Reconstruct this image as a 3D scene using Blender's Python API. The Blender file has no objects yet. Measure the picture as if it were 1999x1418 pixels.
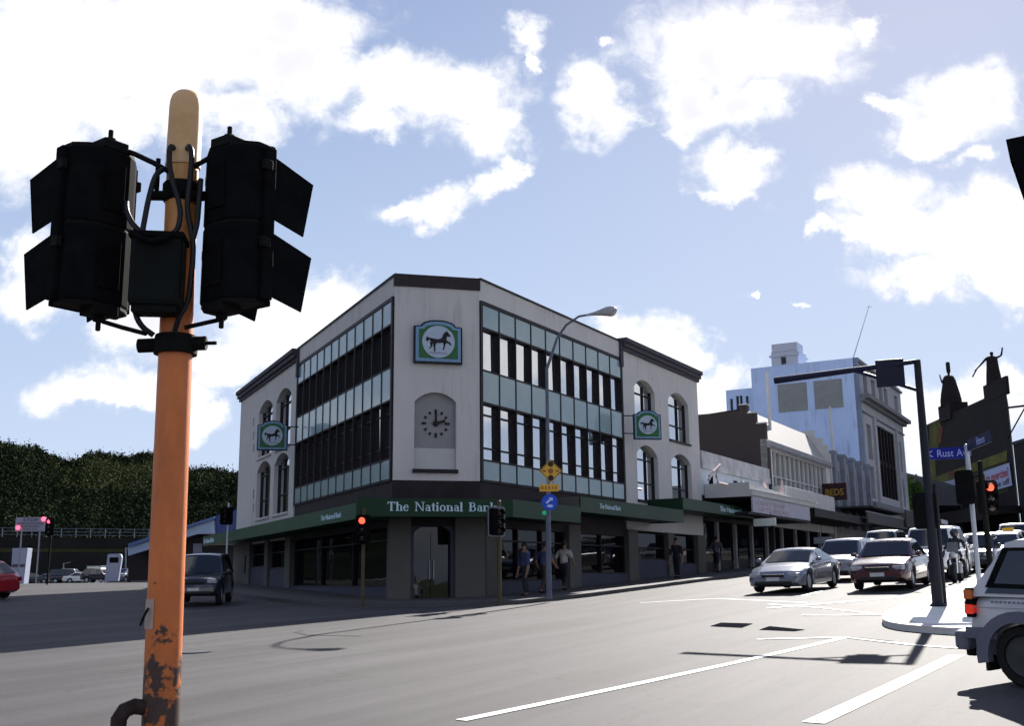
import bpy, bmesh, math, random
from math import radians as R, sin, cos, tan, pi, sqrt, atan2, exp
from mathutils import Vector as V, Matrix as Mx, noise as mnoise
from mathutils.geometry import tessellate_polygon
SC = bpy.context.scene
COL = SC.collection
rnd = random.Random(7)
# ------------------------------------------------------------------ camera
FPX, CXP, CYP = 2100.0, 999.5, 709.0
PITCH, ROLL, EYE = math.atan(421/2100.0), R(0.6), 1.6
cd = bpy.data.cameras.new('camera'); cam = bpy.data.objects.new('camera', cd); COL.objects.link(cam)
cd.sensor_width = 36; cd.lens = 36*FPX/1999.0; cd.clip_start = 0.1; cd.clip_end = 5000
CAMR = Mx.Rotation(pi/2+PITCH, 3, 'X') @ Mx.Rotation(-ROLL, 3, 'Z')
cam.matrix_world = Mx.Translation((0, 0, EYE)) @ CAMR.to_4x4()
SC.camera = cam
# ------------------------------------------------------------------ sun, sky, exposure
SUN_AZ, SUN_EL = R(23.5), R(31)
sd = bpy.data.lights.new('sun', 'SUN'); sd.energy = 5.0; sd.angle = R(0.5); sd.color = (1, .95, .88)
so = bpy.data.objects.new('sun', sd); COL.objects.link(so)
so.rotation_euler = V((sin(SUN_AZ)*cos(SUN_EL), cos(SUN_AZ)*cos(SUN_EL), sin(SUN_EL))).to_track_quat('Z', 'Y').to_euler()
SC.view_settings.view_transform = 'Standard'; SC.view_settings.look = 'None'
SC.view_settings.gamma = 1; SC.view_settings.use_curve_mapping = False
EXPO = 1.42
SC.view_settings.exposure = EXPO
SC.cycles.use_adaptive_sampling = True; SC.cycles.adaptive_threshold = 0.03; SC.cycles.max_bounces = 6; SC.cycles.diffuse_bounces = 3; SC.cycles.glossy_bounces = 3

def ray(px, py): return CAMR @ V(((px-CXP)/FPX, -(py-CYP)/FPX, -1.0))
def at(px, py, Y):
    d = ray(px, py); return V((0, 0, EYE)) + d*(Y/d.y)
def uv(px, py):
    d = ray(px, py); return d.x/d.y, d.z/d.y

def world():
    w = bpy.data.worlds.new('World'); SC.world = w; w.use_nodes = True
    nt = w.node_tree; N = nt.nodes; L = nt.links; N.clear()
    def n(t, **k):
        o = N.new(t)
        for a, b in k.items(): setattr(o, a, b)
        return o
    def val(x, i):
        if isinstance(x, (int, float)): i.default_value = x
        else: L.new(x, i)
    def m(op, a, b=0.0, c=0.0, clamp=False):
        o = n('ShaderNodeMath', operation=op); o.use_clamp = clamp
        for q, i in zip((a, b, c), o.inputs): val(q, i)
        return o.outputs[0]
    def vm(op, a, b=None, c=None):
        o = n('ShaderNodeVectorMath', operation=op)
        for q, i in zip((a, b, c), o.inputs):
            if q is None: continue
            if isinstance(q, tuple): i.default_value = q
            else: L.new(q, i)
        return o.outputs['Value'] if op in ('LENGTH', 'DOT_PRODUCT') else o.outputs[0]
    def mr(x, a, b, c=0., d=1., t='SMOOTHSTEP'):
        o = n('ShaderNodeMapRange', interpolation_type=t)
        for q, i in zip((x, a, b, c, d), o.inputs): val(q, i)
        return o.outputs[0]
    tc = n('ShaderNodeTexCoord'); D = tc.outputs['Generated']
    sx = n('ShaderNodeSeparateXYZ'); L.new(D, sx.inputs[0])
    yy = m('MAXIMUM', sx.outputs[1], 0.02)
    u = m('DIVIDE', sx.outputs[0], yy); v = m('DIVIDE', sx.outputs[2], yy)
    cb = n('ShaderNodeCombineXYZ'); L.new(u, cb.inputs[0]); L.new(v, cb.inputs[1])
    P = cb.outputs[0]
    nz = n('ShaderNodeTexNoise'); L.new(P, nz.inputs['Vector']); nz.inputs['Scale'].default_value = 11; nz.inputs['Detail'].default_value = 7; nz.inputs['Roughness'].default_value = .62
    off = vm('SUBTRACT', nz.outputs['Color'], (.5, .5, .5))
    P2 = vm('MULTIPLY_ADD', off, (.13, .11, 0), P)
    blobs = [(150,100,350,180),(420,70,270,140),(580,140,120,100),(300,235,230,60),(60,260,150,100),(480,230,90,55),
      (760,155,120,55),(885,185,125,80),(965,260,70,65),(725,215,70,40),(985,345,32,38),(950,375,40,30),(860,398,85,36),(800,395,35,25),(560,60,150,90),
      (1030,85,46,42),(1020,128,20,18),(1165,205,72,62),(1190,90,22,16),(1430,85,205,110),(1560,100,150,65),(1350,190,80,75),(1330,255,38,36),(1455,195,90,50),(1690,60,30,24),
      (1440,318,85,52),(1410,358,55,22),(1490,300,48,28),(1870,215,130,68),(1945,175,75,62),(1735,210,30,28),(1905,312,50,22),(1800,265,80,34),
      (1720,378,95,60),(1640,390,28,18),(1780,450,150,60),(1895,470,130,100),(1950,400,70,60),(1800,540,100,36),(1940,560,70,50),(1605,455,40,20),(1690,470,70,24),(1550,592,18,10),(1455,590,18,10),
      (1240,640,85,52),(1300,655,65,45),(1345,690,45,38),(1190,610,40,20),(1420,740,55,36),(1400,790,60,60),(1330,740,60,50),
      (1880,790,150,75),(1960,730,60,36),(1790,850,70,90),(1900,740,80,40),
      (55,480,60,62),(60,560,90,55),(640,560,100,52),(570,615,160,78),(430,690,150,45),(260,630,80,60),(690,600,60,50),
      (170,750,115,50),(330,755,95,46),(410,805,55,36),(230,775,150,26),(470,700,70,34),(500,760,30,20)]
    bl = []
    for (x, y, a, b) in blobs:
        c = uv(x, y); e = uv(x+a, y); f = uv(x, y+b)
        bl.append((c[0], c[1], abs(e[0]-c[0]), abs(f[1]-c[1])))
    bl += [(1.75, .40, .5, .10), (1.15, .30, .25, .06), (2.6, .5, .5, .16), (-1.25, .45, .4, .10), (-1.1, .2, .25, .05), (0.05, .95, .5, .16), (-.9, .8, .3, .2), (.9, .85, .3, .16)]
    n2 = n('ShaderNodeTexNoise'); L.new(P, n2.inputs['Vector']); n2.inputs['Scale'].default_value = 26; n2.inputs['Detail'].default_value = 9; n2.inputs['Roughness'].default_value = .60; n2.inputs['Distortion'].default_value = .6
    n2o = m('MULTIPLY', m('SUBTRACT', n2.outputs[0], .5), 1.25)
    n4 = n('ShaderNodeTexNoise'); L.new(P, n4.inputs['Vector']); n4.inputs['Scale'].default_value = 7; n4.inputs['Detail'].default_value = 5
    sky = n('ShaderNodeTexSky', sky_type='NISHITA'); sky.sun_disc = False
    sky.sun_elevation = SUN_EL; sky.sun_rotation = SUN_AZ; sky.air_density = 1.0; sky.dust_density = .15; sky.ozone_density = 1.5; sky.altitude = 0
    st = vm('MULTIPLY', sky.outputs[0], SKYTINT)
    st = vm('DIVIDE', st, vm('MULTIPLY_ADD', st, (1/SKYMAX,)*3, (1, 1, 1)))      # soft shoulder, as film has
    hz = m('MULTIPLY', mr(sx.outputs[2], .55, -.05, t='LINEAR'), .8)
    hs = n('ShaderNodeMix', data_type='RGBA'); L.new(hz, hs.inputs[0]); L.new(st, hs.inputs[6]); hs.inputs[7].default_value = HAZEC
    k = CLOUDV
    def shade(dens, core):
        cm = n('ShaderNodeMix', data_type='RGBA'); L.new(core, cm.inputs[0])
        cm.inputs[6].default_value = (k*1.0, k*1.0, k*1.02, 1); cm.inputs[7].default_value = (k*.84, k*.84, k*.90, 1)
        mix = n('ShaderNodeMix', data_type='RGBA'); L.new(dens, mix.inputs[0]); L.new(hs.outputs[2], mix.inputs[6]); L.new(cm.outputs[2], mix.inputs[7])
        bg = n('ShaderNodeBackground'); L.new(mix.outputs[2], bg.inputs[0]); bg.inputs[1].default_value = SKYSTR
        return bg.outputs[0]
    def region(u0, u1):
        d = None
        for (a, b, ru, rv) in bl:
            if a+ru*1.6+.05 < u0 or a-ru*1.6-.05 > u1: continue
            l = vm('LENGTH', vm('MULTIPLY_ADD', P2, (1/ru, 1/rv, 0), (-a/ru, -b/rv, 0)))
            d = l if d is None else m('SMOOTH_MIN', d, l, .12)
        dd = m('ADD', d, n2o)
        dens = m('MULTIPLY', m('MULTIPLY', m('POWER', mr(dd, 1.34, .50), 1.25), mr(sx.outputs[1], .1, .25)), mr(sx.outputs[2], -.02, .02))
        return shade(dens, m('MULTIPLY', mr(d, .85, .15), mr(n4.outputs[0], .42, .66)))
    def pick(fac, a, b):
        ms = n('ShaderNodeMixShader'); L.new(fac, ms.inputs[0]); L.new(a, ms.inputs[1]); L.new(b, ms.inputs[2]); return ms.outputs[0]
    cuts = [-1e3, -.36, -.2, -.04, .1, .22, .34, .46, 1e3]
    def tree(i, j):
        if j-i == 1: return region(cuts[i], cuts[j])
        h = (i+j)//2; return pick(m('GREATER_THAN', u, cuts[h]), tree(i, h), tree(h, j))
    front = tree(0, len(cuts)-1)
    n3 = n('ShaderNodeTexNoise'); L.new(D, n3.inputs['Vector']); n3.inputs['Scale'].default_value = 3.2; n3.inputs['Detail'].default_value = 5
    bk = m('MULTIPLY', m('MULTIPLY', mr(n3.outputs[0], .5, .62), mr(sx.outputs[1], .25, .0)), mr(sx.outputs[2], -.02, .02))
    back = shade(bk, m('MULTIPLY', bk, 0.0))
    out = n('ShaderNodeOutputWorld'); L.new(pick(m('GREATER_THAN', sx.outputs[1], .1), back, front), out.inputs[0])
SKYSTR = .05; CLOUDV = 8.4; SKYTINT = (1.6, 1.5, 2.0); SKYMAX = 10.0; HAZEC = (4.5, 5.6, 7.6, 1)
world()

# ------------------------------------------------------------------ materials (all procedural)
MATS = {}
def mat(name, c, rough=.6, metal=0., var=.12, scale=6., bump=0., bscale=None, coat=0., spec=.22, emit=None, estr=0., c2=None, stretch=None, trans=0., ior=1.45, thr=(.35, .7)):
    if name in MATS: return MATS[name]
    m = bpy.data.materials.new(name); m.use_nodes = True; MATS[name] = m
    nt = m.node_tree; N = nt.nodes; L = nt.links; b = N['Principled BSDF']
    b.inputs['Roughness'].default_value = rough; b.inputs['Metallic'].default_value = metal
    b.inputs['Coat Weight'].default_value = coat; b.inputs['Coat Roughness'].default_value = .04
    b.inputs['Specular IOR Level'].default_value = spec; b.inputs['IOR'].default_value = ior
    b.inputs['Transmission Weight'].default_value = trans
    if emit:
        b.inputs['Emission Color'].default_value = (*emit, 1); b.inputs['Emission Strength'].default_value = estr
    tc = N.new('ShaderNodeTexCoord'); co = tc.outputs['Object']
    if stretch:
        mp = N.new('ShaderNodeMapping'); L.new(co, mp.inputs[0]); mp.inputs['Scale'].default_value = stretch; co = mp.outputs[0]
    nz = N.new('ShaderNodeTexNoise'); L.new(co, nz.inputs['Vector']); nz.inputs['Scale'].default_value = scale; nz.inputs['Detail'].default_value = 6; nz.inputs['Roughness'].default_value = .6
    rp = N.new('ShaderNodeValToRGB'); L.new(nz.outputs[0], rp.inputs[0])
    rp.color_ramp.elements[0].position, rp.color_ramp.elements[1].position = thr
    d = c2 if c2 else tuple(min(1, x*(1+var)) for x in c)
    a = c if c2 else tuple(x*(1-var) for x in c)
    rp.color_ramp.elements[0].color = (*a, 1); rp.color_ramp.elements[1].color = (*d, 1)
    L.new(rp.outputs[0], b.inputs['Base Color'])
    if bump:
        n2 = N.new('ShaderNodeTexNoise'); L.new(tc.outputs['Object'], n2.inputs['Vector']); n2.inputs['Scale'].default_value = bscale or scale*8; n2.inputs['Detail'].default_value = 4
        bp = N.new('ShaderNodeBump'); L.new(n2.outputs[0], bp.inputs['Height']); bp.inputs['Strength'].default_value = bump; bp.inputs['Distance'].default_value = .02
        L.new(bp.outputs[0], b.inputs['Normal'])
    return m
def brickmat(name, c1, c2, mortar, scale=1.0):
    m = bpy.data.materials.new(name); m.use_nodes = True; nt = m.node_tree; N = nt.nodes; L = nt.links; b = N['Principled BSDF']
    tc = N.new('ShaderNodeTexCoord'); mp = N.new('ShaderNodeMapping'); L.new(tc.outputs['Object'], mp.inputs[0]); mp.inputs['Rotation'].default_value = (R(90), 0, 0)
    br = N.new('ShaderNodeTexBrick'); L.new(mp.outputs[0], br.inputs['Vector']); br.inputs['Scale'].default_value = 4*scale
    br.inputs['Color1'].default_value = (*c1, 1); br.inputs['Color2'].default_value = (*c2, 1); br.inputs['Mortar'].default_value = (*mortar, 1)
    L.new(br.outputs[0], b.inputs['Base Color']); b.inputs['Roughness'].default_value = .85
    return m
STUCCO = mat('stucco', (.49, .47, .465), .85, var=.05, scale=1.1, bump=.25, bscale=60, stretch=(1.4, 1.4, .4))
def stain(m, amt=.80, thr=(.56, .72)):
    nt = m.node_tree; N = nt.nodes; L = nt.links; b = N['Principled BSDF']; src = b.inputs['Base Color'].links[0].from_socket
    tc = N.new('ShaderNodeTexCoord'); mp = N.new('ShaderNodeMapping'); L.new(tc.outputs['Object'], mp.inputs[0]); mp.inputs['Scale'].default_value = (2.6, 2.6, .16)
    n1 = N.new('ShaderNodeTexNoise'); L.new(mp.outputs[0], n1.inputs['Vector']); n1.inputs['Scale'].default_value = 1.6; n1.inputs['Detail'].default_value = 7; n1.inputs['Roughness'].default_value = .7
    n2 = N.new('ShaderNodeTexNoise'); L.new(tc.outputs['Object'], n2.inputs['Vector']); n2.inputs['Scale'].default_value = .45; n2.inputs['Detail'].default_value = 5
    a = N.new('ShaderNodeMath'); a.operation = 'MULTIPLY_ADD'; L.new(n2.outputs[0], a.inputs[0]); a.inputs[1].default_value = .5; L.new(n1.outputs[0], a.inputs[2])
    r = N.new('ShaderNodeMapRange'); L.new(a.outputs[0], r.inputs[0]); r.inputs[1].default_value = thr[0]+.25; r.inputs[2].default_value = thr[1]+.25; r.inputs[3].default_value = 1; r.inputs[4].default_value = amt
    x = N.new('ShaderNodeMix'); x.data_type = 'RGBA'; x.blend_type = 'MULTIPLY'; x.inputs[0].default_value = 1; L.new(src, x.inputs[6]); L.new(r.outputs[0], x.inputs[7]); L.new(x.outputs[2], b.inputs['Base Color'])
    return m
stain(STUCCO)
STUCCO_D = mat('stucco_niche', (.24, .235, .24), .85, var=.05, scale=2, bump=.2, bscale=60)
STUCCO_L = mat('stucco_light', (.42, .42, .42), .85, var=.05, scale=2)
DARKTRIM = mat('dark_trim', (.016, .013, .016), .55, var=.3)
SPAN = mat('teal_spandrel', (.20, .285, .31), .3, var=.06, scale=.9, coat=.5)
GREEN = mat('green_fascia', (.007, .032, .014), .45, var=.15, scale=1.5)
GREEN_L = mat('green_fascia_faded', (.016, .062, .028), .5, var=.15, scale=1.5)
CREAM = mat('cream_paint', (.085, .083, .078), .7, var=.08, scale=1.2)
BLUEGREY = mat('blue_grey_panel', (.05, .053, .08), .7, var=.08, scale=1.5)
WHITE = mat('white_paint', (.75, .75, .74), .5, var=.06, scale=2)
LETTER = mat('pale_blue_letter', (.50, .66, .74), .5, var=.05)
BLACK = mat('black_plastic', (.007, .007, .008), .9, var=.3, scale=8, spec=.03)
BLACKM = mat('black_matte', (.006, .006, .006), .8, var=.2, spec=.15)
RUBBER = mat('rubber', (.015, .015, .015), .85, var=.2, scale=10)
STEEL = mat('grey_steel', (.23, .25, .29), .45, metal=.3, var=.12, scale=5)
GALV = mat('galvanised', (.38, .41, .46), .4, metal=.5, var=.12, scale=4)
CHROME = mat('chrome', (.7, .7, .7), .15, metal=1, var=.05)
DKBLUE = mat('dark_blue_steel', (.010, .011, .018), .5, var=.2)
ASPH = None
def glassmat(name, base, gloss=.6, rough=.02, tint=(.95, .97, 1), top=1.):
    m = bpy.data.materials.new(name); m.use_nodes = True; nt = m.node_tree; N = nt.nodes; L = nt.links; N.clear()
    out = N.new('ShaderNodeOutputMaterial'); mix = N.new('ShaderNodeMixShader'); d = N.new('ShaderNodeBsdfDiffuse'); g = N.new('ShaderNodeBsdfGlossy')
    tc = N.new('ShaderNodeTexCoord'); nz = N.new('ShaderNodeTexNoise'); L.new(tc.outputs['Object'], nz.inputs['Vector']); nz.inputs['Scale'].default_value = .9
    bp = N.new('ShaderNodeBump'); L.new(nz.outputs[0], bp.inputs['Height']); bp.inputs['Strength'].default_value = .06; bp.inputs['Distance'].default_value = .05; L.new(bp.outputs[0], g.inputs['Normal'])
    d.inputs[0].default_value = (*base, 1); g.inputs[0].default_value = (*tint, 1); g.inputs['Roughness'].default_value = rough
    fr = N.new('ShaderNodeLayerWeight'); fr.inputs[0].default_value = .35
    mr = N.new('ShaderNodeMapRange'); L.new(fr.outputs['Fresnel'], mr.inputs[0]); mr.inputs[1].default_value = 0; mr.inputs[2].default_value = 1; mr.inputs[3].default_value = gloss; mr.inputs[4].default_value = top
    L.new(mr.outputs[0], mix.inputs[0]); L.new(d.outputs[0], mix.inputs[1]); L.new(g.outputs[0], mix.inputs[2]); L.new(mix.outputs[0], out.inputs[0])
    return m
GLASS = glassmat('reflective_window_glass', (.02, .022, .03), .5)
GLASS_D = glassmat('dark_window_glass', (.004, .004, .006), .03, top=.16)
GLASS_C = glassmat('car_glass', (.010, .012, .016), .04, .01, top=.4)
REDLIT = mat('lit_red_lens', (.6, .05, .03), .4, emit=(1, .07, .035), estr=1.3)
LENS = mat('unlit_lens', (.03, .02, .018), .3, var=.3, coat=.5)
AMBER = mat('unlit_amber_lens', (.10, .035, .012), .35, var=.3)
GREENLIT = mat('lit_green_lens', (.02, .3, .15), .4, emit=(.05, .8, .25), estr=.06)

# ------------------------------------------------------------------ mesh helpers
class MB:
    def __init__(s): s.v = []; s.f = []; s.mi = []; s.cur = 0
    def add(s, vs, fs):
        b = len(s.v); s.v += [V(p) for p in vs]
        for f in fs: s.f.append([b+i for i in f]); s.mi.append(s.cur)
        return s
    def box(s, c, sz, M=None):
        x, y, z = (q/2 for q in sz); c = V(c)
        vs = [V((a*x, b*y, d*z)) for a in (-1, 1) for b in (-1, 1) for d in (-1, 1)]
        if M is not None: vs = [M @ p for p in vs]
        return s.add([c+p for p in vs], [(0,1,3,2),(4,6,7,5),(0,4,5,1),(2,3,7,6),(0,2,6,4),(1,5,7,3)])
    def hexa(s, a, b):      # two quads (4 pts each), joined
        return s.add(list(a)+list(b), [(3,2,1,0),(4,5,6,7),(0,1,5,4),(1,2,6,5),(2,3,7,6),(3,0,4,7)])
    def prism(s, poly, ext, caps=True):   # poly: 3d loop, extruded by vector
        n = len(poly); ext = V(ext); vs = [V(p) for p in poly]+[V(p)+ext for p in poly]
        fs = [(i, (i+1) % n, n+(i+1) % n, n+i) for i in range(n)]
        if caps:
            tr = tessellate_polygon([[V(p) for p in poly]])
            fs += [tuple(t) for t in tr] + [tuple(n+i for i in reversed(t)) for t in tr]
        return s.add(vs, fs)
    def tube(s, pts, rad, n=10, cap=True):
        pts = [V(p) for p in pts]; k = len(pts)
        rad = rad if isinstance(rad, (list, tuple)) else [rad]*k
        vs = []; up = None
        for i, p in enumerate(pts):
            t = (pts[min(i+1, k-1)]-pts[max(i-1, 0)]).normalized()
            if up is None: up = V((0, 0, 1)) if abs(t.z) < .9 else V((1, 0, 0))
            a = t.cross(up).normalized(); b = a.cross(t).normalized(); up = b
            vs += [p+(a*cos(2*pi*j/n)+b*sin(2*pi*j/n))*rad[i] for j in range(n)]
        fs = [(i*n+j, i*n+(j+1) % n, (i+1)*n+(j+1) % n, (i+1)*n+j) for i in range(k-1) for j in range(n)]
        if cap: fs += [tuple(reversed(range(n))), tuple((k-1)*n+j for j in range(n))]
        return s.add(vs, fs)
    def lathe(s, prof, c, axis, n=20):    # prof: (r, h) along axis
        ax = V(axis).normalized(); a = ax.cross(V((0, 0, 1)) if abs(ax.z) < .9 else V((1, 0, 0))).normalized(); b = ax.cross(a); c = V(c)
        vs = [c+ax*h+(a*cos(2*pi*j/n)+b*sin(2*pi*j/n))*r for (r, h) in prof for j in range(n)]
        k = len(prof)
        fs = [(i*n+j, (i+1)*n+j, (i+1)*n+(j+1) % n, i*n+(j+1) % n) for i in range(k-1) for j in range(n)]
        fs += [tuple(range(n)), tuple(reversed([(k-1)*n+j for j in range(n)]))]
        return s.add(vs, fs)
    def ball(s, c, r, n=10, m=7):
        r = r if isinstance(r, (tuple, list)) else (r, r, r); c = V(c)
        vs = [c+V((r[0]*sin(pi*i/m)*cos(2*pi*j/n), r[1]*sin(pi*i/m)*sin(2*pi*j/n), r[2]*cos(pi*i/m))) for i in range(1, m) for j in range(n)]
        fs = [((i*n+j), ((i+1)*n+j), ((i+1)*n+(j+1) % n), (i*n+(j+1) % n)) for i in range(m-2) for j in range(n)]
        b = len(vs); vs += [c+V((0, 0, r[2])), c-V((0, 0, r[2]))]
        fs += [(b, j, (j+1) % n) for j in range(n)] + [(b+1, (m-2)*n+(j+1) % n, (m-2)*n+j) for j in range(n)]
        return s.add(vs, fs)
    def bake(s, ob_mesh, M):
        return s.add([M @ v.co for v in ob_mesh.vertices], [tuple(p.vertices) for p in ob_mesh.polygons])
    def build(s, name, m, parent=None, smooth=None, bevel=0, label=None, cat=None, group=None, kind=None, recalc=True):
        if not s.v: s.add([(0,0,0),(0,0,.001),(0,.001,0)], [(0,1,2)])
        lo = V([min(p[i] for p in s.v) for i in range(3)]); hi = V([max(p[i] for p in s.v) for i in range(3)])
        c = V(((lo.x+hi.x)/2, (lo.y+hi.y)/2, lo.z))
        me = bpy.data.meshes.new(name); me.from_pydata([p-c for p in s.v], [], s.f)
        ms = m if isinstance(m, (list, tuple)) else [m]
        for q in ms: me.materials.append(q)
        if len(ms) > 1: me.polygons.foreach_set('material_index', s.mi)
        if recalc or bevel:
            bm = bmesh.new(); bm.from_mesh(me)
            bmesh.ops.recalc_face_normals(bm, faces=bm.faces)
            if bevel:
                es = [e for e in bm.edges if len(e.link_faces) == 2 and e.calc_face_angle(0) > .6]
                bmesh.ops.bevel(bm, geom=es, offset=bevel, segments=2, affect='EDGES', profile=.5, clamp_overlap=True)
            bm.to_mesh(me); bm.free()
        if smooth is not None:
            me.polygons.foreach_set('use_smooth', [True]*len(me.polygons)); me.set_sharp_from_angle(angle=R(smooth))
        me.update()
        o = bpy.data.objects.new(name, me); COL.objects.link(o)
        if parent is not None:
            o.parent = parent; o.location = parent.get('_w_inv_', None) or (0, 0, 0)
            o.location = c - wloc(parent)
        else: o.location = c
        WL[o.name] = c
        tag(o, label, cat, group, kind)
        return o
WL = {}
def wloc(o): return WL[o.name]
def tag(o, label=None, cat=None, group=None, kind=None):
    if label: o['label'] = label
    if cat: o['category'] = cat
    if group: o['group'] = group
    if kind: o['kind'] = kind
    return o
def thing(name, label, cat, loc, group=None):
    o = bpy.data.objects.new(name, None); COL.objects.link(o); o.location = loc; o.empty_display_size = .2
    WL[o.name] = V(loc); return tag(o, label, cat, group)
def dup(o, loc, rz=None, label=None, group=None, parent=None):
    c = o.copy(); COL.objects.link(c)
    if parent is None:
        c.location = loc
        if rz is not None: c.rotation_euler.z = rz
        if label: c['label'] = label
        if group: c['group'] = group
    else: c.parent = parent
    for ch in list(o.children): dup(ch, None, parent=c)
    return c
def text_mesh(t, size, extr=.01, bold=0.0, sx=1.0, align='LEFT'):
    cu = bpy.data.curves.new('lettering', 'FONT'); cu.body = t; cu.size = size; cu.extrude = extr; cu.offset = bold; cu.align_x = align; cu.resolution_u = 3
    ob = bpy.data.objects.new('lettering', cu); COL.objects.link(ob); bpy.context.view_layer.update()
    me = bpy.data.meshes.new_from_object(ob.evaluated_get(bpy.context.evaluated_depsgraph_get()))
    bpy.data.objects.remove(ob); bpy.data.curves.remove(cu)
    for v in me.vertices: v.co.x *= sx
    return me
def frame_mx(o, x, z):      # local x -> x, local y -> z(up), local z -> outward
    x = V(x).normalized(); z = V(z).normalized(); n = x.cross(z)
    M = Mx((x, z, n)).transposed().to_4x4(); M.translation = V(o); return M
def put_text(mb, t, size, o, x, up=(0, 0, 1), **k): mb.bake(text_mesh(t, size, **k), frame_mx(o, x, up)); return mb

class Fr:       # vertical facade frame: s along, o outward, z up
    def __init__(f, P, d, side=1):
        f.P = V((P[0], P[1], 0)); f.d = V((d[0], d[1], 0)).normalized(); f.n = V((f.d.y, -f.d.x, 0))*side; f.side = side
    def p(f, s, o, z): return f.P+f.d*s+f.n*o+V((0, 0, z))
    def box(f, mb, s0, s1, o0, o1, z0, z1):
        return mb.hexa([f.p(s0,o0,z0), f.p(s1,o0,z0), f.p(s1,o1,z0), f.p(s0,o1,z0)], [f.p(s0,o0,z1), f.p(s1,o0,z1), f.p(s1,o1,z1), f.p(s0,o1,z1)])
    def poly(f, mb, pts, o0, o1):
        return mb.prism([f.p(s, o0, z) for s, z in pts], f.n*(o1-o0))
    def wall(f, mb, outer, holes, o=0., depth=.3):     # wall slab with openings
        loops = [[V((s, z, 0)) for s, z in lp] for lp in [outer]+holes]
        flat = [p for lp in loops for p in lp]; tr = tessellate_polygon(loops); n = len(flat)
        vs = [f.p(p.x, o, p.y) for p in flat]+[f.p(p.x, o-depth, p.y) for p in flat]
        fs = [tuple(t) for t in tr]+[tuple(n+i for i in t) for t in tr]; b = 0
        for lp in loops:
            k = len(lp); fs += [(b+i, b+(i+1) % k, n+b+(i+1) % k, n+b+i) for i in range(k)]; b += k
        return mb.add(vs, fs)
    def px(f, px, py, o=0.):
        r = ray(px, py); q = f.P+f.n*o
        det = r.x*(-f.d.y)+f.d.x*r.y; t = (q.x*(-f.d.y)+f.d.x*q.y)/det; s = (r.x*q.y-r.y*q.x)/det
        return s, EYE+t*r.z
def arch(s0, s1, z0, zs, zt, n=10):
    c = (s0+s1)/2; w = (s1-s0)/2; h = zt-zs; r = (w*w+h*h)/(2*h); a = math.asin(min(1, w/r))
    return [(s0, z0), (s1, z0)]+[(c+r*sin(a-2*a*i/n), zt-r+r*cos(a-2*a*i/n)) for i in range(n+1)]
def rect(s0, s1, z0, z1): return [(s0, z0), (s1, z0), (s1, z1), (s0, z1)]
def sm(x, a, b):
    t = max(0., min(1., (x-a)/(b-a))); return t*t*(3-2*t)

# ------------------------------------------------------------------ the ground
def G(x, y):
    y = max(-25., min(150., y)); x = max(-40., min(85., x))
    yy = y if y < 65 else 65+(y-65)*sm(x, -12, 12)
    z = .0245*yy
    xs = .5*(x+sqrt(x*x+.5))-.05
    return z+xs*.034*max(0., min(1., (y-8)/25.))
def gn(x, y):
    e = .6; return V((-(G(x+e, y)-G(x-e, y))/(2*e), -(G(x, y+e)-G(x, y-e))/(2*e), 1)).normalized()
def grid(name, xs, ys, m, dz, **k):
    mb = MB(); nx = len(xs)
    mb.add([(x, y, G(x, y)+dz) for y in ys for x in xs], [(j*nx+i, j*nx+i+1, (j+1)*nx+i+1, (j+1)*nx+i) for j in range(len(ys)-1) for i in range(nx-1)])
    return mb.build(name, m, smooth=180, **k)
def rng(a, b, st):
    n = max(1, int(round((b-a)/st))); return [a+(b-a)*i/n for i in range(n+1)]
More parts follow.
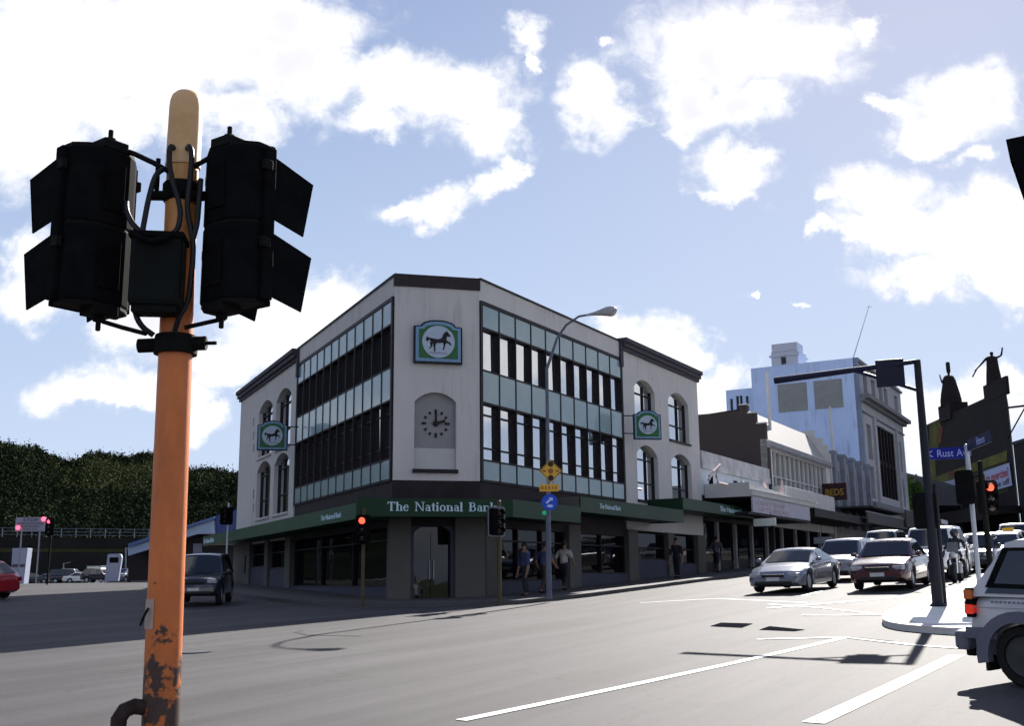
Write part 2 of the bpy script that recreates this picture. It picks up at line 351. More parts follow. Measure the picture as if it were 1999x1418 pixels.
def asphalt():
    m = bpy.data.materials.new('asphalt'); m.use_nodes = True; nt = m.node_tree; N = nt.nodes; L = nt.links; b = N['Principled BSDF']
    tc = N.new('ShaderNodeTexCoord')
    def noise(sc, det, stretch=None, rot=0, rough=.6):
        o = tc.outputs['Object']
        if stretch:
            mp = N.new('ShaderNodeMapping'); L.new(o, mp.inputs[0]); mp.inputs['Rotation'].default_value = (0, 0, rot)
            mp.vector_type = 'TEXTURE'; mp.inputs['Scale'].default_value = stretch; o = mp.outputs[0]
        n = N.new('ShaderNodeTexNoise'); L.new(o, n.inputs['Vector']); n.inputs['Scale'].default_value = sc; n.inputs['Detail'].default_value = det; n.inputs['Roughness'].default_value = rough
        return n.outputs[0]
    def ramp(x, p0, p1, a, c):
        r = N.new('ShaderNodeMapRange'); L.new(x, r.inputs[0]); r.inputs[1].default_value = p0; r.inputs[2].default_value = p1; r.inputs[3].default_value = a; r.inputs[4].default_value = c; return r.outputs[0]
    def mul(a, c):
        q = N.new('ShaderNodeMath'); q.operation = 'MULTIPLY'; L.new(a, q.inputs[0]); L.new(c, q.inputs[1]); return q.outputs[0]
    patch = ramp(noise(.12, 4), .35, .65, .86, 1.12)
    streak = ramp(noise(1.1, 4, (14, .8, 1), R(60.3)), .38, .64, .74, 1.12)       # worn wheel tracks along the avenue
    fine = mul(ramp(noise(26, 7, rough=.8), .25, .75, .76, 1.24), ramp(noise(.55, 5, rough=.7), .60, .74, 1, .80))
    vo = N.new('ShaderNodeTexVoronoi'); vo.feature = 'DISTANCE_TO_EDGE'; vo.inputs['Scale'].default_value = .22
    wn = N.new('ShaderNodeTexNoise'); L.new(tc.outputs['Object'], wn.inputs['Vector']); wn.inputs['Scale'].default_value = 1.4; wn.inputs['Detail'].default_value = 5
    ad = N.new('ShaderNodeVectorMath'); ad.operation = 'MULTIPLY_ADD'; L.new(wn.outputs['Color'], ad.inputs[0]); ad.inputs[1].default_value = (1.6, 1.6, 0); L.new(tc.outputs['Object'], ad.inputs[2]); L.new(ad.outputs[0], vo.inputs['Vector'])
    crack = ramp(vo.outputs['Distance'], .0, .006, .72, 1)
    col = N.new('ShaderNodeMix'); col.data_type = 'RGBA'; col.blend_type = 'MULTIPLY'; col.inputs[0].default_value = 1
    col.inputs[6].default_value = (.058, .0545, .0585, 1)
    L.new(mul(mul(mul(patch, streak), fine), crack), col.inputs[7]); L.new(col.outputs[2], b.inputs['Base Color'])
    b.inputs['Roughness'].default_value = .8; b.inputs['Specular IOR Level'].default_value = .15
    bp = N.new('ShaderNodeBump'); L.new(noise(75, 3), bp.inputs['Height']); bp.inputs['Strength'].default_value = .35; bp.inputs['Distance'].default_value = .012; L.new(bp.outputs[0], b.inputs['Normal'])
    return m
ASPH = asphalt()
GRASS = mat('rough_grass', (.05, .07, .025), .9, c2=(.10, .10, .05), scale=.08)
CONC = mat('pale_concrete', (.52, .50, .48), .75, var=.10, scale=2.2, bump=.15, bscale=50)
CONCD = mat('footpath_concrete', (.07, .067, .07), .8, var=.12, scale=1.5, bump=.15, bscale=50)
PAINT = mat('road_paint', (.78, .77, .76), .55, c2=(.62, .61, .61), scale=5, thr=(.55, .75))
xs = [-1500, -600, -250, -120]+rng(-70, -12, 3)+rng(-11, 14, 1)+rng(15, 80, 2.2)+[95, 160, 400, 900, 1500]
ys = [-900, -300, -100, -60]+rng(-30, 4, 3)+rng(5, 60, 1)+rng(62, 155, 3)+[180, 260, 500, 1000, 2200]
grid('ground', xs, ys, GRASS, -.05, kind='structure')
grid('road', rng(-70, -12, 2)+rng(-11.5, 14, .5)+rng(15, 80, 1.5), rng(-30, 4, 1.5)+rng(4.5, 40, .5)+rng(41, 152, 1.5), ASPH, 0, kind='structure')
def strip(pts, w, name, dz=.008, m=PAINT, wid2=None):
    mb = MB(); P = []
    for a, b in zip(pts[:-1], pts[1:]):
        k = max(2, int((V(b)-V(a)).length/.5))
        P += [V(a).lerp(V(b), i/k) for i in range(k)]
    P.append(V(pts[-1])); vs = []
    for i, p in enumerate(P):
        t = (P[min(i+1, len(P)-1)]-P[max(i-1, 0)]).normalized(); nn = V((-t.y, t.x)); ww = w/2
        for sgn in (-1, 1):
            q = p+nn*ww*sgn; vs.append((q.x, q.y, G(q.x, q.y)+dz))
    mb.add(vs, [(2*i, 2*i+1, 2*i+3, 2*i+2) for i in range(len(P)-1)])
    return mb.build(name, m, kind='structure')
def flat(poly, name, m, dz=.006, st=None):
    mb = MB(); vs = [(x, y, G(x, y)+dz) for x, y in poly]
    mb.add(vs, [tuple(t) for t in tessellate_polygon([[V((x, y, 0)) for x, y in poly]])]); return mb.build(name, m, kind='structure')
def gpt(px, py):        # where the line of sight through a photograph point meets the road
    d = ray(px, py); d = d/d.y; t = 3.
    while t < 200:
        p = V((0, 0, EYE))+d*t
        if p.z < G(p.x, p.y): break
        t += .02
    return (p.x, p.y)
strip([gpt(900, 1409), gpt(1650, 1246)], .14, 'crossing_line')
strip([gpt(1588, 1414), gpt(1868, 1281)], .21, 'crossing_line')
strip([gpt(1478, 1250), gpt(1650, 1246), gpt(1790, 1262), gpt(1880, 1268)], .12, 'channel_line', dz=.012)
strip([gpt(1575, 1178), gpt(1400, 1170), gpt(1250, 1178)], .11, 'lane_line')
strip([gpt(1500, 1181), gpt(1600, 1188), gpt(1718, 1201)], .10, 'lane_line', dz=.012)
strip([gpt(1565, 1203), gpt(1640, 1203), gpt(1722, 1202)], .13, 'turn_arrow', dz=.016)
strip([(9.25, 33.2), (8.2, 31.3)], .16, 'lane_line')
strip([(11.2, 36.4), (13.6, 40.6)], .14, 'lane_line')
strip([(10.4, 29.2), (6.2, 26.9)], .22, 'stop_line', dz=.012)
DARKP = mat('dark_road_mark', (.012, .012, .016), .9, var=.15, scale=4, spec=.0)  # matte near-black colour for the dark marks on the road
PATCH = mat('grey_patch_asphalt', (.048, .045, .048), .82, var=.2, scale=2, spec=.12)
flat([gpt(1386, 1224), gpt(1408, 1217), gpt(1470, 1219), gpt(1448, 1227)], 'dark_road_quad', DARKP, .008)  # two flat dark quads laid just above the road surface
flat([gpt(1482, 1231), gpt(1502, 1224), gpt(1572, 1231), gpt(1550, 1234)], 'dark_road_quad', DARKP, .008)
strip([gpt(590, 1232), gpt(578, 1236), gpt(600, 1241), gpt(705, 1243)], .08, 'road_patch', .006, PATCH)
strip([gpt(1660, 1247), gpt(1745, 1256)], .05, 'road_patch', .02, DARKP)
# manhole in the carriageway
p = gpt(372, 1274); mb = MB(); mb.lathe([(.36, 0), (.36, .012), (.30, .014)], (p[0], p[1], G(*p)-.002), (0, 0, 1), 24)
mb.build('manhole_cover', mat('cast_iron', (.06, .06, .065), .5, metal=.6), label='round iron manhole cover in the road right of the orange pole', cat='manhole cover')

# ------------------------------------------------------------------ street geometry
aR, aL = R(29.7), R(-25.5)
dR = V((sin(aR), cos(aR), 0)); dL = V((sin(aL), cos(aL), 0))
C1 = V((-3.94, 35.24, 0)); C2 = V((-1.11, 36.0, 0)); dC = (C2-C1).normalized(); WCH = (C2-C1).length
FR_ = Fr(C2, dR, 1); FL_ = Fr(C1, dL, -1); FC_ = Fr(C1, dC, 1)
def side(s): return Fr(FR_.p(s, 0, 0), (-dR.y, dR.x), -1)       # wall running back from the avenue, facing the camera
def kerbed(poly, name, m, h=.13, kerb=None):
    mb = MB(); n = len(poly)
    pts = []
    for a, b in zip(poly, poly[1:]+poly[:1]):
        k = max(1, int((V(b)-V(a)).length/2)); pts += [V(a).lerp(V(b), i/k) for i in range(k)]
    top = [(p.x, p.y, G(p.x, p.y)+h) for p in pts]; bot = [(p.x, p.y, G(p.x, p.y)-.1) for p in pts]; n = len(pts)
    mb.add(top+bot, [tuple(t) for t in tessellate_polygon([[V((p.x, p.y, 0)) for p in pts]])]+[(i, (i+1) % n, n+(i+1) % n, n+i) for i in range(n)])
    return mb.build(name, m, kind='structure')
def xy(v): return (v.x, v.y)
KO = 3.0
kerbed([xy(FL_.p(62, KO, 0)), xy(FL_.p(30, KO, 0)), xy(FL_.p(4, KO, 0)), xy(FL_.p(1, KO-.3, 0)), xy(FC_.p(-.4, KO-.2, 0)), xy(FC_.p(1.6, KO, 0)), xy(FC_.p(3.4, KO, 0)), xy(FR_.p(2, KO, 0)), xy(FR_.p(40, KO, 0)), xy(FR_.p(105, KO, 0)), xy(FR_.p(105, -1.5, 0)), xy(FR_.p(0, -1.5, 0)), xy(FL_.p(0, -1.5, 0)), xy(FL_.p(62, -1.5, 0))], 'footpath', CONCD)
def isl(off, k=1.0):
    c = [(14.5, 17.2), (11.5, 17.3), (9.4, 17.7), (7.9, 18.5), (7.1, 19.6), (6.95, 20.6), (7.25, 21.8), (7.9, 23.4), (8.9, 25.1), (14, 34), (30, 62), (52, 100), (62, 100), (40, 60), (24, 30), (20, 17.2)]
    sc_ = []
    for i in range(len(c)):
        p0, p1, p2, p3 = (V(c[(i+k) % len(c)]) for k in (-1, 0, 1, 2))
        for k in range(4):
            t = k/4; sc_.append(tuple(.5*((2*p1)+(p2-p0)*t+(2*p0-5*p1+4*p2-p3)*t*t+(3*p1-p0-3*p2+p3)*t**3)))
    c = sc_; out = []
    for i, p in enumerate(c):
        a = V(c[i-1]); b = V(c[(i+1) % len(c)]); t = (b-a).normalized(); nn = V((-t.y, t.x))
        out.append(tuple(V(p)+nn*off))
    return out
kerbed(isl(0), 'kerb', CONC, .12)
kerbed(isl(-.42), 'footpath', mat('white_concrete', (.66, .65, .63), .75, var=.08, scale=2), .126)

# ------------------------------------------------------------------ the bank
bank = thing('bank_building', 'grey three storey corner bank building with teal panels and green canopy', 'building', (C1.x, C1.y, G(C1.x, C1.y)))
SRm, SRe, SLm, SLe = 12.0, 21.4, 13.0, 25.2
ZP, ZT = 4.80, 11.78
w = MB()
FC_.wall(w, rect(.0, WCH, ZP, ZT), [arch(.70, 2.12, 5.17, 7.43, 7.76)], 0, .35)
FR_.wall(w, rect(0, SRm, 10.98, ZT), [], 0, .35)
FR_.wall(w, rect(SRm, SRe, 3.6, 11.42), [], -.30, .05)
FL_.wall(w, rect(0, SLm, 10.98, ZT-.05), [], 0, .35)
WAR = []
def qx(f, pts): return [f.px(*p) for p in pts]
sA = FR_.px(1240, 850)[0]; sB = FR_.px(1280, 850)[0]; sC = FR_.px(1306, 850)[0]; sD = FR_.px(1345, 850)[0]
print('arches R', sA, sB, sC, sD)
archR = [(sA, sB, 8.05, 10.0, 10.45), (sC, sD, 8.05, 10.0, 10.45), (sA+.05, sB+.1, 4.95, 7.0, 7.45), (sC+.1, sD+.05, 4.95, 7.0, 7.45)]
sA2 = FL_.px(540, 800)[0]; sB2 = FL_.px(569, 800)[0]; sC2 = FL_.px(507, 800)[0]; sD2 = FL_.px(533, 800)[0]
print('arches L', sA2, sB2, sC2, sD2)
archL = [(sB2, sA2, 7.6, 9.9, 10.35), (sD2, sC2, 7.6, 9.9, 10.35), (sB2, sA2, 4.6, 6.9, 7.35), (sD2, sC2, 4.6, 6.9, 7.35)]
slots = []
for (a, b) in [(818, 835), (845, 860), (868, 884), (958, 976), (985, 1000)]:
    s0 = FL_.px(496, (a+b)/2)[0]; z0 = FL_.px(494, b)[1]; z1 = FL_.px(494, a)[1]; slots.append(rect(s0-.12, s0+.14, z0, z1))
FR_.wall(w, rect(SRm, SRe, 3.6, 11.42), [arch(*a) for a in archR], .02, .32)
FL_.wall(w, rect(SLm, SLe, 3.4, 11.2), [arch(*a) for a in archL]+slots, .02, .32)
# closing walls, roof
q = [FR_.p(0, -.35, 0), FR_.p(SRe, -.05, 0), FL_.p(SLe, -.05, 0), FL_.p(0, -.35, 0)]
w.add([(p.x, p.y, 11.25) for p in q], [(0, 1, 2, 3)])
w.add([(q[1].x, q[1].y, .5), (q[2].x, q[2].y, .5), (q[2].x, q[2].y, 11.4), (q[1].x, q[1].y, 11.4)], [(0, 1, 2, 3)])
w.build('wall', STUCCO, bank)
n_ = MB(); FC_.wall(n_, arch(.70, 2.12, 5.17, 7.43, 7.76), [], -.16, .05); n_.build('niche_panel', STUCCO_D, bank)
n_ = MB(); FC_.box(n_, .70, 2.12, -.12, -.158, 5.17, 5.88); n_.build('niche_panel', STUCCO_L, bank)
n_ = MB(); FC_.box(n_, .64, 2.17, 0.002, .10, 5.05, 5.17); n_.build('niche_sill', DARKTRIM, bank)
c_ = MB()
FC_.box(c_, -.03, WCH+.03, -.3, .05, ZT-.40, ZT+.03)
c_.build('corner_band', mat('dark_brown_band', (.03, .022, .025), .6, var=.2), bank)
c_ = MB(); FR_.box(c_, .04, SRm, -.35, .05, ZT, ZT+.07); FL_.box(c_, .04, SLm, -.35, .05, ZT-.05, ZT+.02)
c_.build('coping', DARKTRIM, bank)
c_ = MB()
for f, a, b, z in ((FR_, SRm, SRe, 11.42), (FL_, SLm, SLe, 11.2)):
    c_ = MB()
    f.box(c_, a-.1, b+.12, -.3, .12, z, z+.16); f.box(c_, a-.1, b+.16, -.3, .22, z+.16, z+.36); f.box(c_, a-.1, b+.2, -.3, .30, z+.36, z+.55)
    f.box(c_, a-.28, a-.02, -.2, .10, z-.75, z+.50)
    c_.build('cornice', mat('dark_grey_cornice', (.05, .045, .06), .7, var=.2), bank)
def grid_wall(f, s0, s1, nb, flip):
    rows = [('sp', 10.12, 10.95), ('wi', 8.62, 10.12), ('sp', 7.5, 8.62), ('wi', 5.53, 7.5), ('sp', 4.84, 5.53)]
    bw = (s1-s0)/nb; fm = MB()
    for k in range(nb+1): f.box(fm, s0+k*bw-.028, s0+k*bw+.028, -.20, .025, 4.80, 11.02)
    for z in (10.98, 10.12, 8.62, 7.5, 5.53, 4.82): f.box(fm, s0, s1, -.19, .015, z-.03, z+.03)
    f.box(fm, s0, s1, -.03, .03, 10.93, 11.06)
    f.box(fm, s0, s1, -.42, -.36, 4.8, 11.0)
    f.box(fm, s0-.16, s0-.03, -.1, .07, 4.8, 11.03); f.box(fm, s1+.03, s1+.12, -.1, .03, 4.8, 11.03)
    fm.build('window_grid_frame', DARKTRIM, bank)
    for k in range(nb):
        a, b = s0+k*bw+.03, s0+(k+1)*bw-.03
        for t, z0, z1 in rows:
            if t == 'sp':
                mb = MB(); f.box(mb, a, b, -.18, .0, z0+.035, z1-.035); mb.build('spandrel_panel', SPAN, bank)
            else:
                mb = MB()
                f.box(mb, a, a+.02, -.17, -.01, z0+.032, z1-.032); f.box(mb, b-.02, b, -.17, -.01, z0+.032, z1-.032)
                tr = [z0+(z1-z0)*.22, z0+(z1-z0)*.80] if z0 < 6 else [z0+.05]
                for zz in tr: f.box(mb, a+.02, b-.02, -.145, -.115, zz-.03, zz+.03)
                wo = mb.build('window', DARKTRIM, bank)
                mb = MB(); f.box(mb, a+.02, b-.02, -.18, -.147, z0+.04, z1-.04); pn_ = mb.build('pane', GLASS, wo); pn_.rotation_euler = (R(rnd.uniform(-.5, .5)), R(rnd.uniform(-.5, .5)), R(rnd.uniform(-.6, .6)))
grid_wall(FR_, .16, 11.85, 10, 0)
grid_wall(FL_, .22, 12.9, 12, 1)
def arch_win(f, a, panes=True):
    s0, s1, z0, zs, zt = a; mb = MB()
    m_ = s0+(s1-s0)*.62
    for s_ in (s0+.03, m_, s1-.03): f.box(mb, s_-.025, s_+.025, -.25, -.18, z0, zs+.2)
    for z_ in (z0+.03, z0+(zt-z0)*.32, zs-.2): f.box(mb, s0+.01, s1-.01, -.245, -.185, z_-.025, z_+.025)
    wo = mb.build('arched_window', DARKTRIM, bank)
    mb = MB(); f.poly(mb, arch(s0+.005, s1-.005, z0+.005, zs, zt-.01), -.27, -.25); mb.build('pane', GLASS, wo)
    mb = MB(); f.box(mb, s0-.05, s1+.05, .021, .10, z0-.10, z0); mb.build('sill', DARKTRIM if f is FR_ else STUCCO, wo)
for a in archR: arch_win(FR_, a)
for a in archL: arch_win(FL_, a)
# dark band over the canopy
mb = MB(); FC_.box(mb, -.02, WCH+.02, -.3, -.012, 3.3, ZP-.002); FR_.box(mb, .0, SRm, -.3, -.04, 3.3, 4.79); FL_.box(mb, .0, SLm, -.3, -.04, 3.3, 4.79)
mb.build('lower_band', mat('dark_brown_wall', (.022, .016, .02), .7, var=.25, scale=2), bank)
# ground floor
gp = MB(); shop = []
def gz(f, s): p = f.p(s, 0, 0); return G(p.x, p.y)+.12
def pillar(f, s0, s1, m=CREAM, o=.12, zt=3.6):
    z0 = min(gz(f, s0), gz(f, s1))-.1
    mb = MB(); f.box(mb, s0, s1, -.35, o, z0, zt); mb.build('pillar', m, bank, bevel=.015)
pillar(FC_, -.12, .60); pillar(FC_, 2.06, WCH+.15)
for s0, s1 in ((13.0, 13.9), (17.2, 17.9), (21.2, 25.2)): pillar(FL_, s0, s1)
for s0, s1 in ((.2, .9), (6.3, 7.3), (11.9, 12.9), (16.4, 17.2), (20.3, 21.35)): pillar(FR_, s0, s1)
def shopfront(f, s0, s1, zb, name='shop_window', sill=BLUEGREY, zt=3.5, nm=3):
    z0 = min(gz(f, s0), gz(f, s1))-.1
    mb = MB(); f.box(mb, s0, s1, -.3, .02, z0, zb); mb.build('stall_riser', sill, bank)
    mb = MB()
    for k in range(nm+1):
        s_ = s0+(s1-s0)*k/nm; f.box(mb, s_-.03, s_+.03, -.2, -.1, zb, zt)
    f.box(mb, s0, s1, -.19, -.11, zb, zb+.06); f.box(mb, s0, s1, -.19, -.11, zt-.65, zt-.6)
    wo = mb.build(name, DARKTRIM, bank)
    mb = MB(); f.box(mb, s0, s1, -.24, -.205, zb, zt); mb.build('pane', GLASS_D, wo)
shopfront(FL_, .4, 13.0, 1.35); shopfront(FL_, 13.9, 17.2, 2.15, nm=1); shopfront(FL_, 17.9, 21.2, 2.25, nm=1)
shopfront(FR_, .9, 6.3, 1.5); shopfront(FR_, 7.3, 11.9, 1.75, nm=2); shopfront(FR_, 12.9, 16.4, 2.35, nm=1); shopfront(FR_, 17.2, 20.3, 2.2, nm=1)
mb = MB(); FC_.poly(mb, arch(.6, 2.06, .7, 3.1, 3.38), -.3, -.25)
FC_.box(mb, .66, .72, -.25, -.2, .8, 3.1); FC_.box(mb, 1.94, 2.0, -.25, -.2, .8, 3.1); FC_.box(mb, 1.31, 1.35, -.25, -.2, .8, 3.1)
dr = mb.build('door', GLASS_D, bank); mb = MB(); FC_.box(mb, 1.24, 1.28, -.2, -.15, 1.6, 2.2); FC_.box(mb, 1.38, 1.42, -.2, -.15, 1.6, 2.2); mb.build('handle', STEEL, dr)
mb = MB(); FC_.wall(mb, rect(.6, 2.06, .7, 3.6), [arch(.72, 1.94, .72, 3.1, 3.36)], -.02, .2); mb.build('door_surround', BLUEGREY, bank)
s_ = FL_.px(484, 1100)[0]; mb = MB(); FL_.box(mb, s_-.1, s_+.12, .121, .15, FL_.px(484, 1120)[1], FL_.px(484, 1085)[1]); mb.build('wall_slot', BLACKM, bank)
# canopy: fascia boards and soffit
WO = 1.65
def fascia_pts():
    return 0
LC = FC_.p(-.83*WO, WO, 0); RC = FC_.p(WCH+.417*WO, WO, 0)
def canopy_seg(pts_out, pts_in, z0, z1, m=GREEN):
    mb = MB()
    for (a, b), (c, d) in zip(zip(pts_out[:-1], pts_out[1:]), zip(pts_in[:-1], pts_in[1:])):
        up = V((0, 0, 1)); nn = ((b-a).cross(up)).normalized()
        if nn.dot((c-a)) > 0: nn = -nn
        i0, i1 = a-nn*.06, b-nn*.06
        mb.hexa([a+up*z0, b+up*z0, i1+up*z0, i0+up*z0], [a+up*z1, b+up*z1, i1+up*z1, i0+up*z1])
        mb.hexa([i0+up*(z0+.05), i1+up*(z0+.05), d+up*(z0+.05), c+up*(z0+.05)], [i0+up*(z0+.14), i1+up*(z0+.14), d+up*(z0+.14), c+up*(z0+.14)])
    return mb.build('canopy', m, bank)
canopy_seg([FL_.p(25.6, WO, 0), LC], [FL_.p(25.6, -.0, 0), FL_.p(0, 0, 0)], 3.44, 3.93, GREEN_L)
cnA = canopy_seg([LC, RC, FR_.p(4.2, WO, 0)], [FC_.p(0, 0, 0), FC_.p(WCH, 0, 0), FR_.p(4.2, 0, 0)], 3.52, 4.08)
cnB = canopy_seg([FR_.p(4.2, WO+.002, 0), FR_.p(14.4, WO+.002, 0)], [FR_.p(4.2, 0, 0), FR_.p(14.4, 0, 0)], 3.92, 4.47)
cnC = canopy_seg([FR_.p(14.4, WO+.004, 0), FR_.p(24.6, WO+.004, 0)], [FR_.p(14.4, 0, 0), FR_.p(24.6, 0, 0)], 4.52, 5.02)
for s_, z0, z1, m_ in ((4.2, 3.53, 4.46, CREAM), (14.4, 3.93, 5.0, GREEN), (24.6, 4.53, 5.0, GREEN), ):
    mb = MB(); FR_.box(mb, s_-.05, s_+.05, .0, WO-.062, z0, z1); mb.build('canopy_end', m_, bank)
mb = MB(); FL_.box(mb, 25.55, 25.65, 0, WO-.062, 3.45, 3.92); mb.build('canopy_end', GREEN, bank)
# lettering on the canopy
def serif(mb, t, size, o, x, gap=1.0):
    """roman capitals and small letters drawn with thick stems, thin joins and slab serifs"""
    T, t_, S = .15, .055, .05
    def st(a, w=.14, h=.70): return [('b', a, 0, w, h)]
    def sf(a, z, w=.26): return [('b', a-(w-.14)/2, z, w, S)]
    gl = {
     'T': (.64, st(.25)+sf(.25, 0)+[('b', .02, .64, .60, .06), ('b', .02, .52, .05, .14), ('b', .57, .52, .05, .14)]),
     'h': (.58, st(.08)+sf(.08, 0)+[('b', .02, .66, .14, .04)]+[('b', .38, 0, .13, .36)]+sf(.375, 0)+[('a', .30, .34, .205, .15, 0, 180, .09)]),
     'e': (.50, [('a', .25, .24, .22, .25, 25, 330, .10), ('b', .09, .25, .36, .05)]),
     'N': (.80, [('b', .10, 0, .06, .68), ('b', .64, 0, .06, .70), ('p', [(.08, .70), (.22, .70), (.70, 0), (.62, 0)]), ('b', .02, 0, .22, S), ('b', .54, .66, .24, S), ('b', .0, .66, .16, S)]),
     'a': (.50, [('b', .31, 0, .12, .36), ('a', .24, .34, .16, .14, 0, 170, .09), ('a', .23, .15, .17, .15, 0, 360, .09), ('b', .40, 0, .09, S)]),
     't': (.36, [('b', .12, .06, .12, .56), ('b', .02, .42, .30, .05), ('a', .24, .10, .09, .10, 180, 320, .07)]),
     'i': (.30, [('b', .08, 0, .13, .46)]+sf(.075, 0)+[('b', .02, .42, .12, .05), ('b', .08, .56, .13, .12)]),
     'o': (.54, [('a', .27, .23, .23, .25, 0, 360, .11)]),
     'n': (.58, [('b', .08, 0, .13, .46)]+sf(.075, 0)+[('b', .02, .42, .12, .05), ('b', .38, 0, .13, .34)]+sf(.375, 0)+[('a', .30, .31, .205, .15, 0, 180, .09)]),
     'l': (.30, [('b', .08, 0, .13, .70)]+sf(.075, 0)+[('b', .02, .66, .12, .05)]),
     'B': (.66, [('b', .10, 0, .14, .70), ('b', .02, 0, .36, S), ('b', .02, .65, .34, S), ('b', .2, .36, .18, S), ('a', .34, .53, .20, .165, -90, 90, .10), ('a', .36, .20, .24, .20, -90, 90, .10)]),
     'k': (.58, [('b', .08, 0, .13, .70)]+sf(.075, 0)+[('b', .02, .66, .12, .05), ('p', [(.20, .18), (.20, .26), (.42, .47), (.48, .44)]), ('p', [(.26, .30), (.36, .34), (.56, 0), (.40, 0)]), ('b', .34, .42, .2, .04), ('b', .36, 0, .22, .04)]),
     ' ': (.42, [])}
    M = frame_mx(o, x, (0, 0, 1)); cx = 0; ex = V((0, 0, 1))
    for ch in t:
        w_, prims = gl[ch]
        for pr in prims:
            if pr[0] == 'b': pts = [(pr[1], pr[2]), (pr[1]+pr[3], pr[2]), (pr[1]+pr[3], pr[2]+pr[4]), (pr[1], pr[2]+pr[4])]
            elif pr[0] == 'p': pts = pr[1]
            else:
                _, ax, ay, rx, ry, a0, a1, th = pr; K = 14
                ou = [(ax+rx*cos(R(a0+(a1-a0)*i/K)), ay+ry*sin(R(a0+(a1-a0)*i/K))) for i in range(K+1)]
                inn = [(ax+(rx-th)*cos(R(a0+(a1-a0)*i/K)), ay+(ry-th*.5)*sin(R(a0+(a1-a0)*i/K))) for i in range(K+1)]
                for i in range(K):
                    q = [ou[i], ou[i+1], inn[i+1], inn[i]]
                    mb.prism([M @ V(((cx+a)*size, b*size, 0)) for a, b in q], (M.to_3x3() @ V((0, 0, .02))))
                continue
            mb.prism([M @ V(((cx+a)*size, b*size, 0)) for a, b in pts], (M.to_3x3() @ V((0, 0, .02))))
        cx += w_*gap
    return cx*size
mb = MB(); wid = serif(mb, 'The National Bank', 1.0, (0, 0, 0), (1, 0, 0))
Lw = FC_.px(970, 990, WO)[0]-FC_.px(756, 985, WO)[0]
k_ = Lw/wid; print('letter size', k_, Lw)
mb = MB(); serif(mb, 'The National Bank', k_, FC_.p(FC_.px(756, 985, WO)[0], WO+.002, 3.69), dC); mb.build('lettering', LETTER, cnA, recalc=True)
def small_text(t, f, s_, z, size, par, L, o=WO+.004, rev=False):
    me = text_mesh(t, size, .008); mb = MB()
    wd = max(v.co.x for v in me.vertices); 
    for v in me.vertices: v.co.x *= L/wd
    mb.bake(me, frame_mx(f.p(s_, o, z), f.d if not rev else -f.d, (0, 0, 1))); return mb.build('lettering', LETTER, par)
small_text('The National Bank', FR_, 5.8, 4.12, .26, cnB, 1.9)
small_text('The National Bank', FR_, 19.3, 4.66, .36, cnC, 4.2, WO+.008)
cnL = [o for o in bank.children if o.name.startswith('canopy')][0]
small_text('The National Bank', FL_, 2.6, 3.58, .26, cnL, 2.4, rev=True)
small_text('The National Bank', FL_, 25.4, 3.56, .34, cnL, 3.0, rev=True)

# ------------------------------------------------------------------ hanging horse signs, clock
BADGE_G = mat('badge_green', (.03, .12, .045), .5, var=.15); BADGE_B = mat('badge_blue_border', (.16, .27, .42), .5, var=.1); BADGE_W = mat('badge_disc', (.36, .43, .53), .5, var=.05)
HORSE = mat('horse_black', (.015, .012, .016), .6)
horse = [(-.92,.30),(-.98,.12),(-.90,-.05),(-.80,.02),(-.72,.12),(-.66,.10),(-.62,-.02),(-.66,-.20),(-.60,-.38),(-.74,-.58),(-.68,-.62),(-.50,-.42),(-.46,-.24),(-.38,-.14),(-.42,-.34),(-.34,-.62),(-.40,-.78),(-.26,-.78),(-.24,-.60),(-.26,-.36),(-.14,-.12),(.1,-.14),(.30,-.08),(.40,-.22),(.36,-.48),(.28,-.62),(.38,-.66),(.46,-.48),(.52,-.20),(.62,-.10),(.80,-.14),(.92,-.30),(.98,-.24),(.88,-.04),(.70,.04),(.60,.12),(.62,.32),(.70,.44),(.86,.36),(.92,.44),(.80,.62),(.70,.76),(.62,.84),(.58,.76),(.46,.72),(.34,.54),(.26,.30),(.10,.18),(-.16,.16),(-.42,.20),(-.60,.24),(-.70,.28),(-.80,.24),(-.84,.34)]
